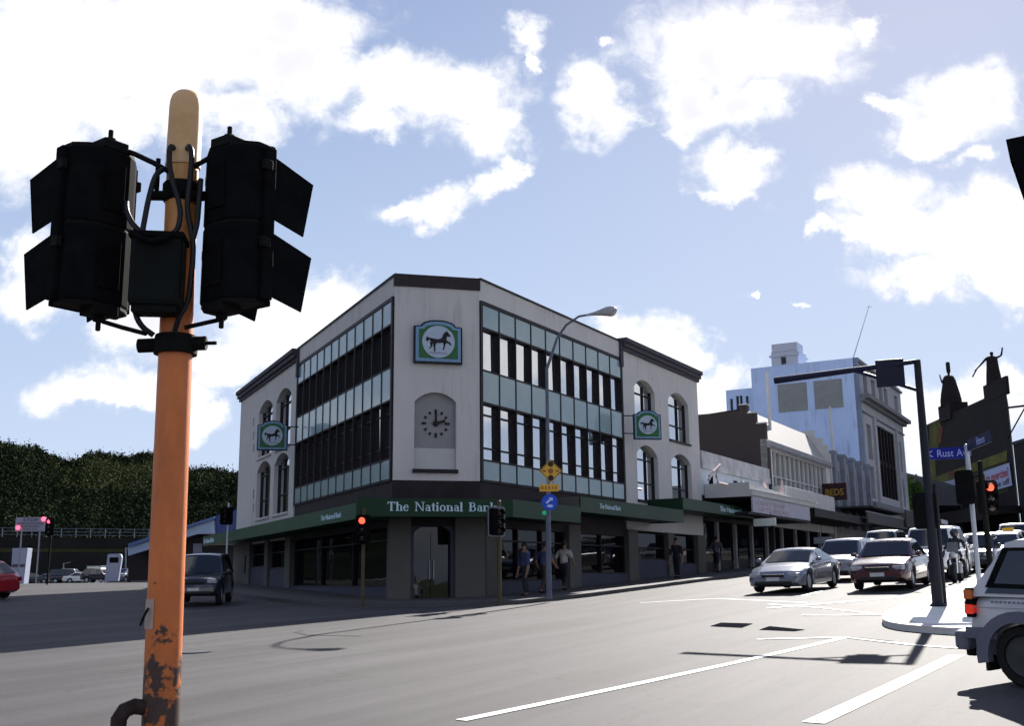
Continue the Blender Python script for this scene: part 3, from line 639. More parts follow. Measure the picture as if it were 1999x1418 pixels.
def badge(P, x, w, h, label, th=.14, rod=None):
    x = V(x).normalized(); n = x.cross(V((0, 0, 1))); P = V(P)
    root = thing('bank_sign', label, 'sign', P-V((0, 0, h/2)), 'horse signs on the bank')
    def out(k):
        a, b = w/2*k, h/2*k if k == 1 else h/2-(1-k)*w/2
        a = w/2-(1-k)*w/2
        return [(-a, -b), (a, -b), (a, b*.70)]+[(a*.72*cos(R(t)), b*.72+b*.28*sin(R(t))) for t in (0, 20, 40, 60, 75, 90, 105, 120, 140, 160, 180)]+[(-a, b*.70)]
    def pr(pts, o0, o1): return [P+x*a+V((0, 0, b))+n*o0 for a, b in pts]
    mb = MB(); mb.prism(pr(out(1.0), -th/2, 0), n*th); mb.build('border_frame', DKBLUE, root)
    mb = MB(); mb.prism(pr(out(.93), th/2+.001, 0), n*.02); mb.build('border', BADGE_B, root)
    mb = MB(); mb.prism(pr(out(.80), th/2+.022, 0), n*.015); mb.build('board', BADGE_G, root)
    r = w*.335; mb = MB(); mb.prism([P+n*(th/2+.038)+x*(r*cos(2*pi*i/36))+V((0, 0, r*sin(2*pi*i/36)-.01*h)) for i in range(36)], n*.012); mb.build('disc', BADGE_W, root)
    mb = MB(); mb.prism([P+n*(th/2+.051)+x*(a*r*.80)+V((0, 0, b*r*.80)) for a, b in horse], n*.012)
    mb.build('horse_emblem', HORSE, root)
    mb = MB(); gs = [(a, -.72+.035*sin(a*23)+.03) for a in rng(-.55, .55, .07)]
    mb.prism([P+n*(th/2+.051)+x*(a*r)+V((0, 0, b*r)) for a, b in gs]+[P+n*(th/2+.051)+x*(a*r)+V((0, 0, b*r-.07*r)) for a, b in reversed(gs)], n*.008)
    mb.build('ground_stroke', mat('sign_grey_ink', (.25, .25, .33), .6), root)
    if rod is not None:
        for dz in (-.3*h, .3*h):
            mb = MB(); mb.tube([P+x*(w/2*rod-.02*rod)+V((0, 0, dz)), P+x*(w/2*rod+.45*rod)+V((0, 0, dz))], .025)
            mb.build('bracket', DARKTRIM, root)
    return root
c = FC_.px(855, 668, .1); badge(FC_.p(c[0], .09, c[1]), dC, 1.66, 1.50, 'large green horse sign on the corner wall above the clock')
c = at(1263, 830, 46.0); badge(c, V((.985, .17, 0)), 1.22, 1.28, 'green horse sign projecting from the right wing of the bank', rod=-1)
c = at(532, 851, 46.0); badge(c, V((.985, .17, 0)), 1.28, 1.30, 'green horse sign projecting from the left wing of the bank', rod=1)
cl = FC_.px(851, 827, -.1); ck = thing('wall_clock', 'dark wall clock without dial in the arched niche of the corner wall', 'clock', FC_.p(cl[0], -.16, cl[1]-.45))
for h in range(12):
    a = R(30*h); rr = .40; l = .15 if h % 3 == 0 else .09
    ct = FC_.p(cl[0]+rr*sin(a), -.14, cl[1]+rr*cos(a)); mb = MB()
    e = (dC*sin(a)+V((0, 0, cos(a)))); f = (dC*cos(a)-V((0, 0, sin(a)))); mb.box(ct, (.075, .03, l), Mx((f, FC_.n, e)).transposed()); mb.build('hour_mark', DARKTRIM, ck)
for nm, a, l, wd in (('minute_hand', R(1), .44, .07), ('hour_hand', R(74), .40, .085)):
    e = (dC*sin(a)+V((0, 0, cos(a)))); f = (dC*cos(a)-V((0, 0, sin(a)))); ct = FC_.p(cl[0], -.10, cl[1])+e*(l/2-.08)
    mb = MB(); mb.box(ct+FC_.n*(.015 if nm == 'hour_hand' else -.015), (wd, .02, l), Mx((f, FC_.n, e)).transposed()); mb.build(nm, DARKTRIM, ck)
mb = MB(); mb.lathe([(.10, 0), (.10, .08), (.05, .1)], FC_.p(cl[0], -.158, cl[1]), FC_.n, 16); mb.build('hub', DARKTRIM, ck)

# ------------------------------------------------------------------ near traffic signals on the orange pole
def polemat():
    m = bpy.data.materials.new('orange_pole_paint'); m.use_nodes = True; nt = m.node_tree; N = nt.nodes; L = nt.links; b = N['Principled BSDF']
    tc = N.new('ShaderNodeTexCoord'); sx = N.new('ShaderNodeSeparateXYZ'); L.new(tc.outputs['Object'], sx.inputs[0])
    def noise(sc, det, st=(1, 1, 1)):
        mp = N.new('ShaderNodeMapping'); L.new(tc.outputs['Object'], mp.inputs[0]); mp.inputs['Scale'].default_value = st
        n = N.new('ShaderNodeTexNoise'); L.new(mp.outputs[0], n.inputs['Vector']); n.inputs['Scale'].default_value = sc; n.inputs['Detail'].default_value = det; n.inputs['Roughness'].default_value = .65; return n.outputs[0]
    def mth(op, a, c):
        q = N.new('ShaderNodeMath'); q.operation = op
        for x, i in ((a, q.inputs[0]), (c, q.inputs[1])):
            if isinstance(x, (int, float)): i.default_value = x
            else: L.new(x, i)
        return q.outputs[0]
    def mrg(x, a, c, d=0., e=1.):
        r = N.new('ShaderNodeMapRange'); L.new(x, r.inputs[0]); r.inputs[1].default_value = a; r.inputs[2].default_value = c; r.inputs[3].default_value = d; r.inputs[4].default_value = e; return r.outputs[0]
    h = sx.outputs[2]
    fade = mrg(h, 2.9, 3.6); fd = mth('ADD', fade, mth('MULTIPLY', mth('SUBTRACT', noise(5, 4), .5), .5))
    mx = N.new('ShaderNodeMix'); mx.data_type = 'RGBA'; L.new(fd, mx.inputs[0]); mx.inputs[6].default_value = (.62, .155, .024, 1); mx.inputs[7].default_value = (.70, .36, .10, 1); mx.clamp_factor = True
    grime = mrg(noise(4, 6, (1, 1, .35)), .34, .68, .62, 1.12)
    m2 = N.new('ShaderNodeMix'); m2.data_type = 'RGBA'; m2.blend_type = 'MULTIPLY'; m2.inputs[0].default_value = 1; L.new(mx.outputs[2], m2.inputs[6]); L.new(grime, m2.inputs[7])
    low = mrg(h, 1.66, 1.15, -.19, .14)
    rust = mrg(mth('ADD', noise(9, 7), low), .56, .60)
    r2 = mth('MAXIMUM', rust, mrg(mth('ADD', noise(16, 4, (1, 1, 1.4)), mrg(h, 2.6, 1.6, -.25, 0)), .67, .69))
    rc = N.new('ShaderNodeMix'); rc.data_type = 'RGBA'; L.new(noise(40, 5), rc.inputs[0]); rc.inputs[6].default_value = (.018, .010, .010, 1); rc.inputs[7].default_value = (.07, .03, .018, 1)
    fin = N.new('ShaderNodeMix'); fin.data_type = 'RGBA'; L.new(r2, fin.inputs[0]); L.new(m2.outputs[2], fin.inputs[6]); L.new(rc.outputs[2], fin.inputs[7])
    L.new(fin.outputs[2], b.inputs['Base Color']); b.inputs['Roughness'].default_value = .45
    bp = N.new('ShaderNodeBump'); L.new(mth('ADD', noise(60, 4), r2), bp.inputs['Height']); bp.inputs['Strength'].default_value = .3; bp.inputs['Distance'].default_value = .004; L.new(bp.outputs[0], b.inputs['Normal'])
    return m
PY = 5.0
pb = at(296, 1418, PY); ptop = at(361, 182, PY); PX, PZ0 = at(330, 1000, PY).x, G(-1.6, 5)
pole = thing('signal_pole', 'orange rusty traffic signal pole with pale cap in the left foreground', 'signal pole', (PX, PY, PZ0))
def pxm(z): return V((PX+(z-1.9)*(-.012), PY, z))
mb = MB(); mb.tube([pxm(PZ0-.1), pxm(1.0), pxm(1.9), pxm(2.72), pxm(3.2), pxm(3.62)], [.083, .082, .080, .078, .076, .076], 28); mb.build('pole', polemat(), pole, smooth=40)
capm = mat('tan_faded_cap', (.60, .35, .16), .5, c2=(.72, .47, .26), scale=6)
mb = MB(); mb.lathe([(.083, 0), (.085, .01), (.083, .02), (.081, .20), (.080, .31), (.077, .345), (.068, .375), (.050, .394), (.02, .402)], pxm(3.60), (0, 0, 1), 28); mb.build('cap', capm, pole, smooth=60)
mb = MB(); mb.lathe([(.100, 0), (.102, .03), (.102, .06), (.096, .09)], pxm(2.66), (0, 0, 1), 28); mb.tube([pxm(2.70)+V((-.17, -.02, 0)), pxm(2.70)+V((.15, -.02, .01))], .034, 10); mb.tube([pxm(2.70)+V((.15, -.02, .01)), pxm(2.70)+V((.20, -.02, .01))], .009, 8)
mb.build('lower_clamp', BLACKM, pole, smooth=40)
mb = MB(); mb.lathe([(.084, 0), (.092, .01), (.092, .085), (.084, .095)], pxm(3.42), (0, 0, 1), 28); mb.tube([pxm(3.46)+V((-.13, -.05, -.02)), pxm(3.45)+V((.14, -.06, -.02))], .026, 8); mb.tube([pxm(3.46)+V((-.10, -.07, -.0)), pxm(3.46)+V((-.10, -.07, .16))], .012, 8)
mb.build('upper_clamp', BLACKM, pole, smooth=40)
def wp(px, py, dy=0.): return at(px, py, PY+dy)
for pts, r_ in (([(228, 289, .02), (262, 300, -.05), (300, 318, -.09), (330, 335, -.09)], .013), ([(378, 325, -.09), (415, 305, -.07), (466, 290, .02)], .013),
                ([(200, 628, -.05), (240, 640, -.06), (285, 652, -.09)], .011), ([(360, 640, -.09), (395, 632, -.07), (440, 622, -.05)], .011)):
    mb = MB(); mb.tube([wp(*p) for p in pts], r_, 8); mb.build('bracket_arm', BLACKM, pole, smooth=40)
cab = mat('cable_rubber', (.013, .013, .015), .35, var=.2)
for pts in ([(340, 290, -.07), (334, 286, -.11), (331, 296, -.12), (331, 320, -.12), (336, 350, -.13), (348, 390, -.13), (352, 420, -.14), (344, 450, -.14), (318, 462, -.15), (285, 458, -.15), (262, 440, -.14), (248, 415, -.12), (246, 395, -.08)],
            [(366, 290, -.07), (370, 286, -.11), (374, 300, -.12), (372, 340, -.12), (366, 400, -.12), (371, 440, -.12), (377, 480, -.13), (374, 530, -.13), (366, 590, -.12), (350, 620, -.12), (340, 650, -.10)],
            [(318, 330, -.10), (303, 345, -.13), (291, 385, -.14), (283, 425, -.14), (279, 455, -.15), (290, 466, -.16), (318, 467, -.16), (345, 460, -.15)],
            [(262, 600, -.13), (268, 622, -.13), (280, 640, -.12), (300, 655, -.10)],
            [(392, 350, -.10), (388, 400, -.12), (384, 440, -.13), (374, 475, -.13)]):
    mb = MB(); P_ = [wp(*p) for p in pts]
    Q = []
    for i in range(len(P_)-1):
        p0, p1, p2, p3 = P_[max(i-1, 0)], P_[i], P_[i+1], P_[min(i+2, len(P_)-1)]
        for k in range(5):
            t = k/5; Q.append(.5*((2*p1)+(p2-p0)*t+(2*p0-5*p1+4*p2-p3)*t*t+(3*p1-p0-3*p2+p3)*t**3))
    Q.append(P_[-1]); mb.tube(Q, .0135, 8); mb.build('cable', cab, pole, smooth=60)
mb = MB(); c = wp(262, 1392); mb.tube([wp(300, 1385, -.02), wp(262, 1380, -.06), wp(243, 1388, -.08), wp(232, 1405, -.09), wp(230, 1440, -.09)], .035, 10); mb.build('conduit_elbow', mat('rusty_iron', (.03, .018, .016), .7, var=.5, scale=20), pole, smooth=60)
mb = MB()
for i in range(9):
    pass
a0, a1 = R(199), R(254); zt, zb = wp(280, 1170).z, wp(280, 1228).z
ring = [(a0+(a1-a0)*i/8) for i in range(9)]
mb.add([pxm(1.6)+V((.0835*cos(a), .0835*sin(a), 0))-V((0, 0, 1.6))+V((0, 0, z)) for z in (zb, zt) for a in ring], [(i, i+1, 10+i, 9+i) for i in range(8)])
mb.build('sticker', mat('worn_sticker', (.42, .33, .28), .7, var=.15, scale=9), pole, smooth=60)
mb = MB(); mb.tube([wp(274, 1222, -.085), wp(283, 1200, -.085), wp(290, 1188, -.08)], .006, 6); mb.build('tag_stroke', BLACKM, pole)

def signal_head(P, az, label, n=2, vis_tilt=12, sc=1.0, lit=None, vis=.30, group='traffic signal heads on the orange pole', name='traffic_signal'):
    """two lens head seen from behind; az is the compass direction the lenses face"""
    P = V(P); f = V((sin(az), cos(az), 0)); x = V((f.y, -f.x, 0)); up = V((0, 0, 1)); W, H, D = .36*sc, .385*n*sc, .17*sc
    root = thing(name, label, 'traffic signal', P-up*(H/2), group)
    def q(a, d, z): return P+x*a+f*d+up*z
    sec = [(-W/2, 0), (W/2, 0), (W/2, -D*.45), (W*.36, -D*.8), (W*.22, -D), (-W*.22, -D), (-W*.36, -D*.8), (-W/2, -D*.45)]
    for k in range(n):
        z0 = -H/2+H*k/n; mb = MB(); mb.prism([q(a, d, z0+.006) for a, d in sec], up*(H/n-.012)); mb.build('housing', BLACK, root, bevel=.012)
    mb = MB(); mb.prism([q(a*.97, d*.96, -H/2-.012) for a, d in sec], up*(H+.024)); mb.build('door_seal', BLACKM, root)
    mb = MB()
    for s in (-1, 1): mb.box(q(W*.5*s+.012*s, -.02, 0), (.03, .06, H*.98), Mx((x, f, up)).transposed())
    for k in range(n+1): mb.box(q(0, .012, -H/2+H*k/n), (W, .03, .03), Mx((x, f, up)).transposed())
    mb.build('door_frame', BLACK, root, bevel=.006)
    tr = tan(R(vis_tilt)); w2 = .165*sc
    for k in range(n):
        zc = -H/2+H*(k+.5)/n
        T0, B0, L = .165*sc, -.15*sc, vis*sc
        top = [q(-w2, .03, zc+T0), q(w2, .03, zc+T0), q(w2, L, zc+T0-L*tr), q(-w2, L, zc+T0-L*tr)]
        mb = MB(); mb.hexa([p-up*.006 for p in top], top)
        for s in (-1, 1):
            sd = [q(w2*s, .03, zc+T0), q(w2*s, L, zc+T0-L*tr), q(w2*s, L*.80, zc+B0-L*.6*tr), q(w2*s, .03, zc+B0)]
            mb.prism(sd, -x*s*.007)
        v_ = mb.build('visor', BLACK, root)
        for s in (-1, 1):
            mb = MB(); mb.box(q(W*.5*s+.022*s, -.045, zc+.09*sc), (.028, .05, .05), Mx((x, f, up)).transposed()); mb.build('latch', BLACKM, root, bevel=.004)
        mb = MB(); mb.box(q(0, -D-.004, zc), (W*.30, .012, H/n*.62), Mx((x, f, up)).transposed()); mb.build('rear_plate', BLACK, root, bevel=.004)
        mb = MB(); mb.lathe([(.14*sc, 0), (.13*sc, .02), (.08*sc, .04), (.02, .048)], q(0, .028, zc), f, 24)
        mb.build('lens', REDLIT if lit == k else LENS, root, smooth=60)
    for s in (1, -1):
        mb = MB(); mb.box(q(0, -D*.65, s*(H/2+.025)), (.13*sc, .12*sc, .05), Mx((x, f, up)).transposed()); mb.tube([q(0, -D*.65, s*(H/2+.04)), q(0, -D*.65, s*(H/2+.075))], .028*sc, 10); mb.tube([q(0, -D*.65, s*(H/2+.07)), q(0, -D*.65, s*(H/2+.12))], .013, 8)
        mb.build('mounting_bolt', BLACKM, root, bevel=.006)
    return root
c = at(475, 452, 5.0); signal_head((c.x, c.y, c.z), R(34), 'black traffic signal head seen from behind right of the orange pole', lit=None)
c = at(178, 455, 5.0); signal_head((c.x, c.y, c.z), R(-54), 'black traffic signal head seen from behind left of the orange pole', lit=1)
# small pedestrian signal box hung in front of the pole
c = at(308, 533, 4.86); root = thing('pedestrian_signal', 'small black signal box strapped to the orange pole between two larger heads', 'pedestrian signal', (c.x, c.y, c.z-.2))
mb = MB(); mb.box((c.x, c.y, c.z), (.235, .16, .345), Mx.Rotation(R(8), 3, 'Z')); mb.build('housing', mat('black_green_plastic', (.007, .009, .009), .7, var=.25, scale=5, spec=.1), root, bevel=.025)
mb = MB(); mb.box((c.x, c.y-.005, c.z+.165), (.25, .175, .03), Mx.Rotation(R(8), 3, 'Z')); mb.tube([V((c.x-.085, c.y-.09, c.z+.165)), V((c.x-.05, c.y-.10, c.z+.135)), V((c.x, c.y-.10, c.z+.125)), V((c.x+.05, c.y-.10, c.z+.135)), V((c.x+.085, c.y-.09, c.z+.165))], .016, 8); mb.build('lid', BLACK, root, bevel=.006)
mb = MB(); mb.box((c.x, c.y-.0, c.z-.185), (.20, .12, .03), Mx.Rotation(R(8), 3, 'Z')); mb.build('base_plate', BLACKM, root)
# hood of another head, on a pole just beyond the right edge
c = at(2112, 332, 5.0)
root = signal_head((c.x, c.y, c.z), R(-62), 'black signal hood jutting in at the upper right edge of the view', n=1, sc=1.05, vis=.30, group=None, vis_tilt=2)
mb = MB(); mb.tube([(c.x+.30, c.y-.05, G(c.x, c.y)), (c.x+.30, c.y-.05, c.z+.5)], .07, 16)
p2 = mb.build('signal_pole', mat('orange_plain', (.45, .14, .03), .5, var=.2), label='orange pole of the signal hood at the right edge', cat='signal pole')
mb = MB(); mb.tube([(c.x+.02, c.y-.1, c.z+.24), (c.x+.30, c.y-.05, c.z+.24)], .02, 8); mb.build('arm', BLACKM, p2)

# ------------------------------------------------------------------ far traffic signals
def far_signal(px, py, Y, label, poleh=None, az=R(180), bw=.62, bh=1.05, n=3, lit=None, blank=False, polem=None, border=False, litm=None, rear=False, gap=.0, group='traffic signals across the intersection', side_=0.):
    c = at(px, py, Y); f = V((sin(az), cos(az), 0)); x = V((f.y, -f.x, 0)); up = V((0, 0, 1)); base = c-f*.22+x*side_; z0 = G(base.x, base.y)
    root = thing('traffic_signal', label, 'traffic signal', (base.x, base.y, z0), group)
    zt = c.z+bh*.5+.15
    mb = MB(); mb.tube([(base.x, base.y, z0), (base.x, base.y, zt)], .055, 12); mb.ball((base.x, base.y, zt), .06); mb.build('pole', polem or mat('olive_pole', (.07, .06, .03), .6), root, smooth=50)
    M = Mx((x, f, up)).transposed()
    rr = .08; loop = []
    for cx, cz, a0 in ((bw/2-rr, bh/2-rr, 0), (-bw/2+rr, bh/2-rr, 90), (-bw/2+rr, -bh/2+rr, 180), (bw/2-rr, -bh/2+rr, 270)):
        loop += [(cx+rr*cos(R(a0+t)), cz+rr*sin(R(a0+t))) for t in (0, 30, 60, 90)]
    mb = MB(); mb.prism([c+x*a+up*b for a, b in loop], -f*.03); mb.build('backboard', BLACK, root)
    if border:
        mb = MB(); k = len(loop)
        o = [c+x*a+up*b+f*.004 for a, b in loop]; i_ = [c+x*a*(1-.09/bw)+up*b*(1-.09/bh)+f*.004 for a, b in loop]
        mb.add(o+i_, [(j, (j+1) % k, k+(j+1) % k, k+j) for j in range(k)]); mb.build('backboard_border', mat('signal_border', (.13, .16, .19), .5), root)
    hh = bh*.86; W = .30
    sgn = -1 if rear else 1
    mb = MB(); mb.box(c+f*(.09*sgn), (W, .16, hh), M); mb.build('housing', BLACK, root, bevel=.015)
    if not rear:
        for k in range(n):
            zc = hh/2-hh*(k+.5)/n; r = min(.105, hh/n*.40)
            mb = MB(); mb.lathe([(r, 0), (r*.8, .02), (r*.2, .035)], c+f*.172+up*zc, f, 20)
            mb.build('lens', (litm or REDLIT) if lit == k else LENS, root, smooth=60)
            mb = MB(); K = 12
            pts = [c+f*.171+up*(zc+r*1.12*sin(R(-20+220*i/K)))+x*(r*1.12*cos(R(-20+220*i/K))) for i in range(K+1)]
            mb.add(pts+[p+f*.17+up*-.02 for p in pts], [(i, i+1, K+2+i, K+1+i) for i in range(K)]); mb.build('visor', BLACK, root)
    mb = MB()
    for z_ in (-.3*bh, .3*bh): mb.tube([c+up*z_-f*.02, V((base.x, base.y, c.z+z_))], .02, 6)
    mb.build('bracket', BLACKM, root)
    return root
far_signal(708, 1034, 33, 'traffic signal showing red in front of the bank corner shopfront', lit=0, bw=.46, bh=.88, side_=0)
far_signal(969, 1019, 32.5, 'dark traffic signal with pale bordered backboard right of the bank door', bw=.60, bh=.90, border=True, az=R(150), side_=-.22)
far_signal(442, 1008, 50, 'dark unlit traffic signal beside the far left end of the bank', bw=.62, bh=.80, polem=GALV, az=R(190))
far_signal(1806, 998, 24, 'large black backboard signal seen from behind left of the right island pole', bw=.50, bh=.80, polem=DKBLUE, az=R(205), rear=True, side_=-.22)
far_signal(1883, 952, 24.6, 'black signal head in front of the left white banner', bw=.44, bh=.78, az=R(230), rear=True, side_=-.3, polem=BLACKM)
far_signal(1929, 972, 27, 'red lit traffic signal in front of the right white banner', bw=.52, bh=.85, lit=0, polem=BLACKM)
mbx = None
# mast arm signal
mp = at(1832, 1190, 24); mz = G(mp.x, mp.y)
mast = thing('mast_arm_pole', 'dark mast arm pole with a signal box over the avenue', 'signal pole', (mp.x, 24, mz))
zt = at(1797, 706, 24).z; tip = V((6.45, 26.0, zt-.05)); topp = V((mp.x, 24, zt))
mb = MB(); mb.tube([(mp.x, 24, mz), (mp.x, 24, mz+2), (mp.x, 24, zt+.03)], [.125, .10, .075], 16); mb.build('pole', DKBLUE, mast, smooth=50)
mb = MB(); mb.tube([topp, topp.lerp(tip, .5), tip], [.05, .07, .085], 10); mb.build('arm', mat('mast_arm_blue', (.014, .015, .04), .5, var=.2), mast, smooth=50)
mb = MB(); mb.tube([topp-V((0, 0, .68)), topp.lerp(tip, .42)-V((0, 0, .02))], .04, 8); mb.build('brace', MATS['mast_arm_blue'], mast, smooth=50)
c = at(1737, 729, 24.35); M = Mx.Rotation(R(-20), 3, 'Z')
mb = MB(); mb.box(c+V((0, -.02, 0)), (.62, .04, .64), M); mb.build('backboard', mat('mast_board', (.012, .014, .03), .5, var=.15), mast, bevel=.015)
mb = MB(); mb.box(c+V((.03, .12, 0)), (.34, .2, .56), M); mb.build('signal_housing', BLACK, mast, bevel=.02)
for k in (-1, 0, 1):
    mb = MB(); mb.lathe([(.08, 0), (.06, .03)], c+V((.06, .22, .17*k)), (.3, .95, 0), 14); mb.build('lens', LENS, mast)
mb = MB(); mb.lathe([(.19, 0), (.19, .03), (.13, .09)], (mp.x, 24, mz+.10), (0, 0, 1), 16); mb.build('base_flange', DKBLUE, mast)
# street sign
c = at(1887, 876, 25.0); zb = G(c.x, 25)
ss = thing('street_sign', 'blue street name blades on a thin grey pole', 'street sign', (c.x, 25, zb))
mb = MB(); mb.tube([(c.x, 25, zb), (c.x, 25, c.z+.03)], .055, 12); mb.ball((c.x, 25, c.z+.05), .06); mb.build('pole', GALV, ss, smooth=50)
SB = mat('street_sign_blue', (.006, .012, .20), .45, var=.1); ST = mat('street_sign_text', (.30, .36, .70), .5, var=.05)
e = at(1807, 889, 25.3); zc = at(1850, 884, 25).z; xv = V((c.x-e.x, 25-e.y, 0)).normalized(); L_ = (V((c.x, 25, 0))-V((e.x, e.y, 0))).length
o = V((e.x, e.y, zc-.135)); n_v = xv.cross(V((0, 0, 1)))
mb = MB(); mb.prism([o, o+xv*(L_-.05), o+xv*(L_-.05)+V((0, 0, .27)), o+V((0, 0, .27))], -n_v*.02); bl = mb.build('blade', SB, ss)
mb = MB(); put_text(mb, 'Rust Ave', .24, o+xv*.24+V((0, 0, .055))+n_v*.003, xv, extr=.002, sx=.86)
mb.build('lettering', ST, bl)
mb = MB(); mb.prism([o+xv*.13+V((0, 0, .06))+n_v*.003, o+xv*.17+V((0, 0, .06))+n_v*.003, o+xv*.07+V((0, 0, .135))+n_v*.003, o+xv*.17+V((0, 0, .21))+n_v*.003, o+xv*.13+V((0, 0, .21))+n_v*.003, o+xv*.03+V((0, 0, .135))+n_v*.003], n_v*.004); mb.build('arrow', ST, bl)
e = at(1932, 858, 23.2); xv = V((e.x-c.x, e.y-25, 0)); L_ = xv.length; xv.normalize(); zc = at(1905, 868, 24.4).z; o = V((c.x, 25, zc-.10))+xv*.06; n_v = xv.cross(V((0, 0, 1)))
mb = MB(); mb.prism([o, o+xv*L_, o+xv*L_+V((0, 0, .26)), o+V((0, 0, .26))], -n_v*.02); bl = mb.build('blade', mat('street_sign_dark', (.006, .009, .045), .5), ss)
mb = MB(); put_text(mb, 'Fitness', .26, o+xv*.75+V((0, 0, .05))+n_v*.003, xv, extr=.002, sx=.9); mb.build('lettering', ST, bl)

# ------------------------------------------------------------------ street lamp with its road signs
LY = 33.6
b0 = at(1072, 1172, LY); lz = G(b0.x, LY)+.12; t0 = at(1072, 720, LY); hd = at(1190, 605, LY-.6)
STEELD = mat('lamp_post_grey', (.10, .115, .15), .5, var=.15, scale=5)
lamp = thing('street_lamp', 'tall grey street lamp with curved arm in front of the bank', 'street lamp', (b0.x, LY, lz))
mb = MB(); mb.tube([(b0.x, LY, lz), (b0.x, LY, lz+1.5), (b0.x+.03, LY, lz+3.4), (b0.x+.05, LY, t0.z)], [.09, .085, .07, .05], 14)
mb.build('pole', STEELD, lamp, smooth=50)
A = V((b0.x+.05, LY, t0.z)); B = V((hd.x-.35, hd.y, hd.z-.10)); arc = [A, at(1078, 690, LY), at(1087, 662, LY), at(1105, 635, LY-.2), at(1130, 618, LY-.4), B]
mb = MB(); mb.tube(arc, [.055, .05, .042, .04, .036, .034], 10); mb.build('arm', STEELD, lamp, smooth=60)
dv = (V(hd)-B).normalized(); dv = V((dv.x, dv.y, dv.z*.6)).normalized()
mb = MB(); mb.lathe([(.03, -.25), (.06, 0), (.10, .2), (.15, .42), (.155, .55), (.12, .68), (.04, .74)], B-dv*.15, dv, 14); mb.build('lamp_head', mat('lamp_head_grey', (.30, .30, .33), .4), lamp, smooth=60)
mb = MB(); mb.ball(B+dv*.38-V((0, 0, .09)), (.16, .12, .09)); mb.build('lamp_glass', mat('lamp_glass', (.30, .27, .24), .2), lamp, smooth=60)
YEL = mat('sign_yellow', (.62, .36, .05), .5, var=.08); YB = mat('sign_ink', (.03, .025, .02), .6)
c = at(1075, 920, LY-.2); ws = thing('warning_sign', 'yellow diamond traffic signal warning sign on the street lamp', 'road sign', (c.x, c.y, c.z-.4))
h_ = .36
def dia(k): return [c+V((k*h_, 0, 0)), c+V((0, 0, k*h_)), c+V((-k*h_, 0, 0)), c+V((0, 0, -k*h_))]
mb = MB(); mb.prism(dia(1), (0, .02, 0)); mb.build('board', YEL, ws)
mb = MB(); o = dia(.95); i_ = dia(.88); mb.add([p-V((0, .003, 0)) for p in o+i_], [(j, (j+1) % 4, 4+(j+1) % 4, 4+j) for j in range(4)]); mb.build('border', YB, ws)
for z_, m_ in ((.21, YB), (0, mat('sign_amber_dot', (.30, .10, .03), .6)), (-.21, YB)):
    mb = MB(); mb.lathe([(.085, 0), (.085, .004)], c+V((0, -.001, z_)), (0, -1, 0), 18); mb.build('signal_dot', m_, ws)
for s_ in (-1, 1):
    mb = MB(); mb.box(c+V((s_*.2, -.003, 0)), (.10, .004, .06)); mb.build('side_mark', MATS['sign_amber_dot'], ws)
mb = MB(); mb.box(c+V((-.12, .03, -.36)), (.05, .03, .3)); mb.box(c+V((.06, .03, -.36)), (.05, .03, .3)); mb.build('strap', STEEL, ws)
c = at(1072, 953, LY-.2); sp = thing('supplementary_sign', 'small yellow plate beneath the yellow diamond sign', 'road sign', (c.x, c.y, c.z-.1))
mb = MB(); mb.box(c, (.60, .02, .22)); mb.build('board', YEL, sp)
mb = MB()
for i, w_ in enumerate((.09, .07, .10, .06, .09)): mb.box(c+V((-.21+i*.105, -.012, 0)), (w_*.8, .004, .10))
mb.build('worn_wording', mat('sign_worn_ink', (.36, .17, .03), .6), sp)
c = at(1073, 981, LY-.2); rs = thing('keep_left_sign', 'round blue and white keep left sign on the street lamp', 'road sign', (c.x, c.y, c.z-.25))
mb = MB(); mb.lathe([(.245, 0), (.25, .01), (.25, .02)], c, (0, -1, 0), 28); mb.build('board', mat('sign_blue', (.02, .07, .50), .4), rs)
mb = MB(); mb.prism([c+V((a, -.022, b)) for a, b in ((-.02, .15), (.10, .13), (.09, .03), (.04, .06), (-.08, -.06), (-.13, -.01), (0, .10))], (0, -.004, 0)); mb.build('arrow', mat('sign_white_blue', (.45, .55, .85), .5), rs)
mb = MB(); mb.ball(c+V((.01, -.022, -.12)), (.10, .006, .045)); mb.build('lower_mark', MATS['sign_white_blue'], rs)
mb = MB(); mb.tube([(c.x-.17, c.y-.02, c.z-.33), (c.x-.17, c.y-.10, c.z-.33)], .07, 14); 
gl = mb.build('green_lamp', GREENLIT, label='small green lamp beneath the round blue sign', cat='lamp')

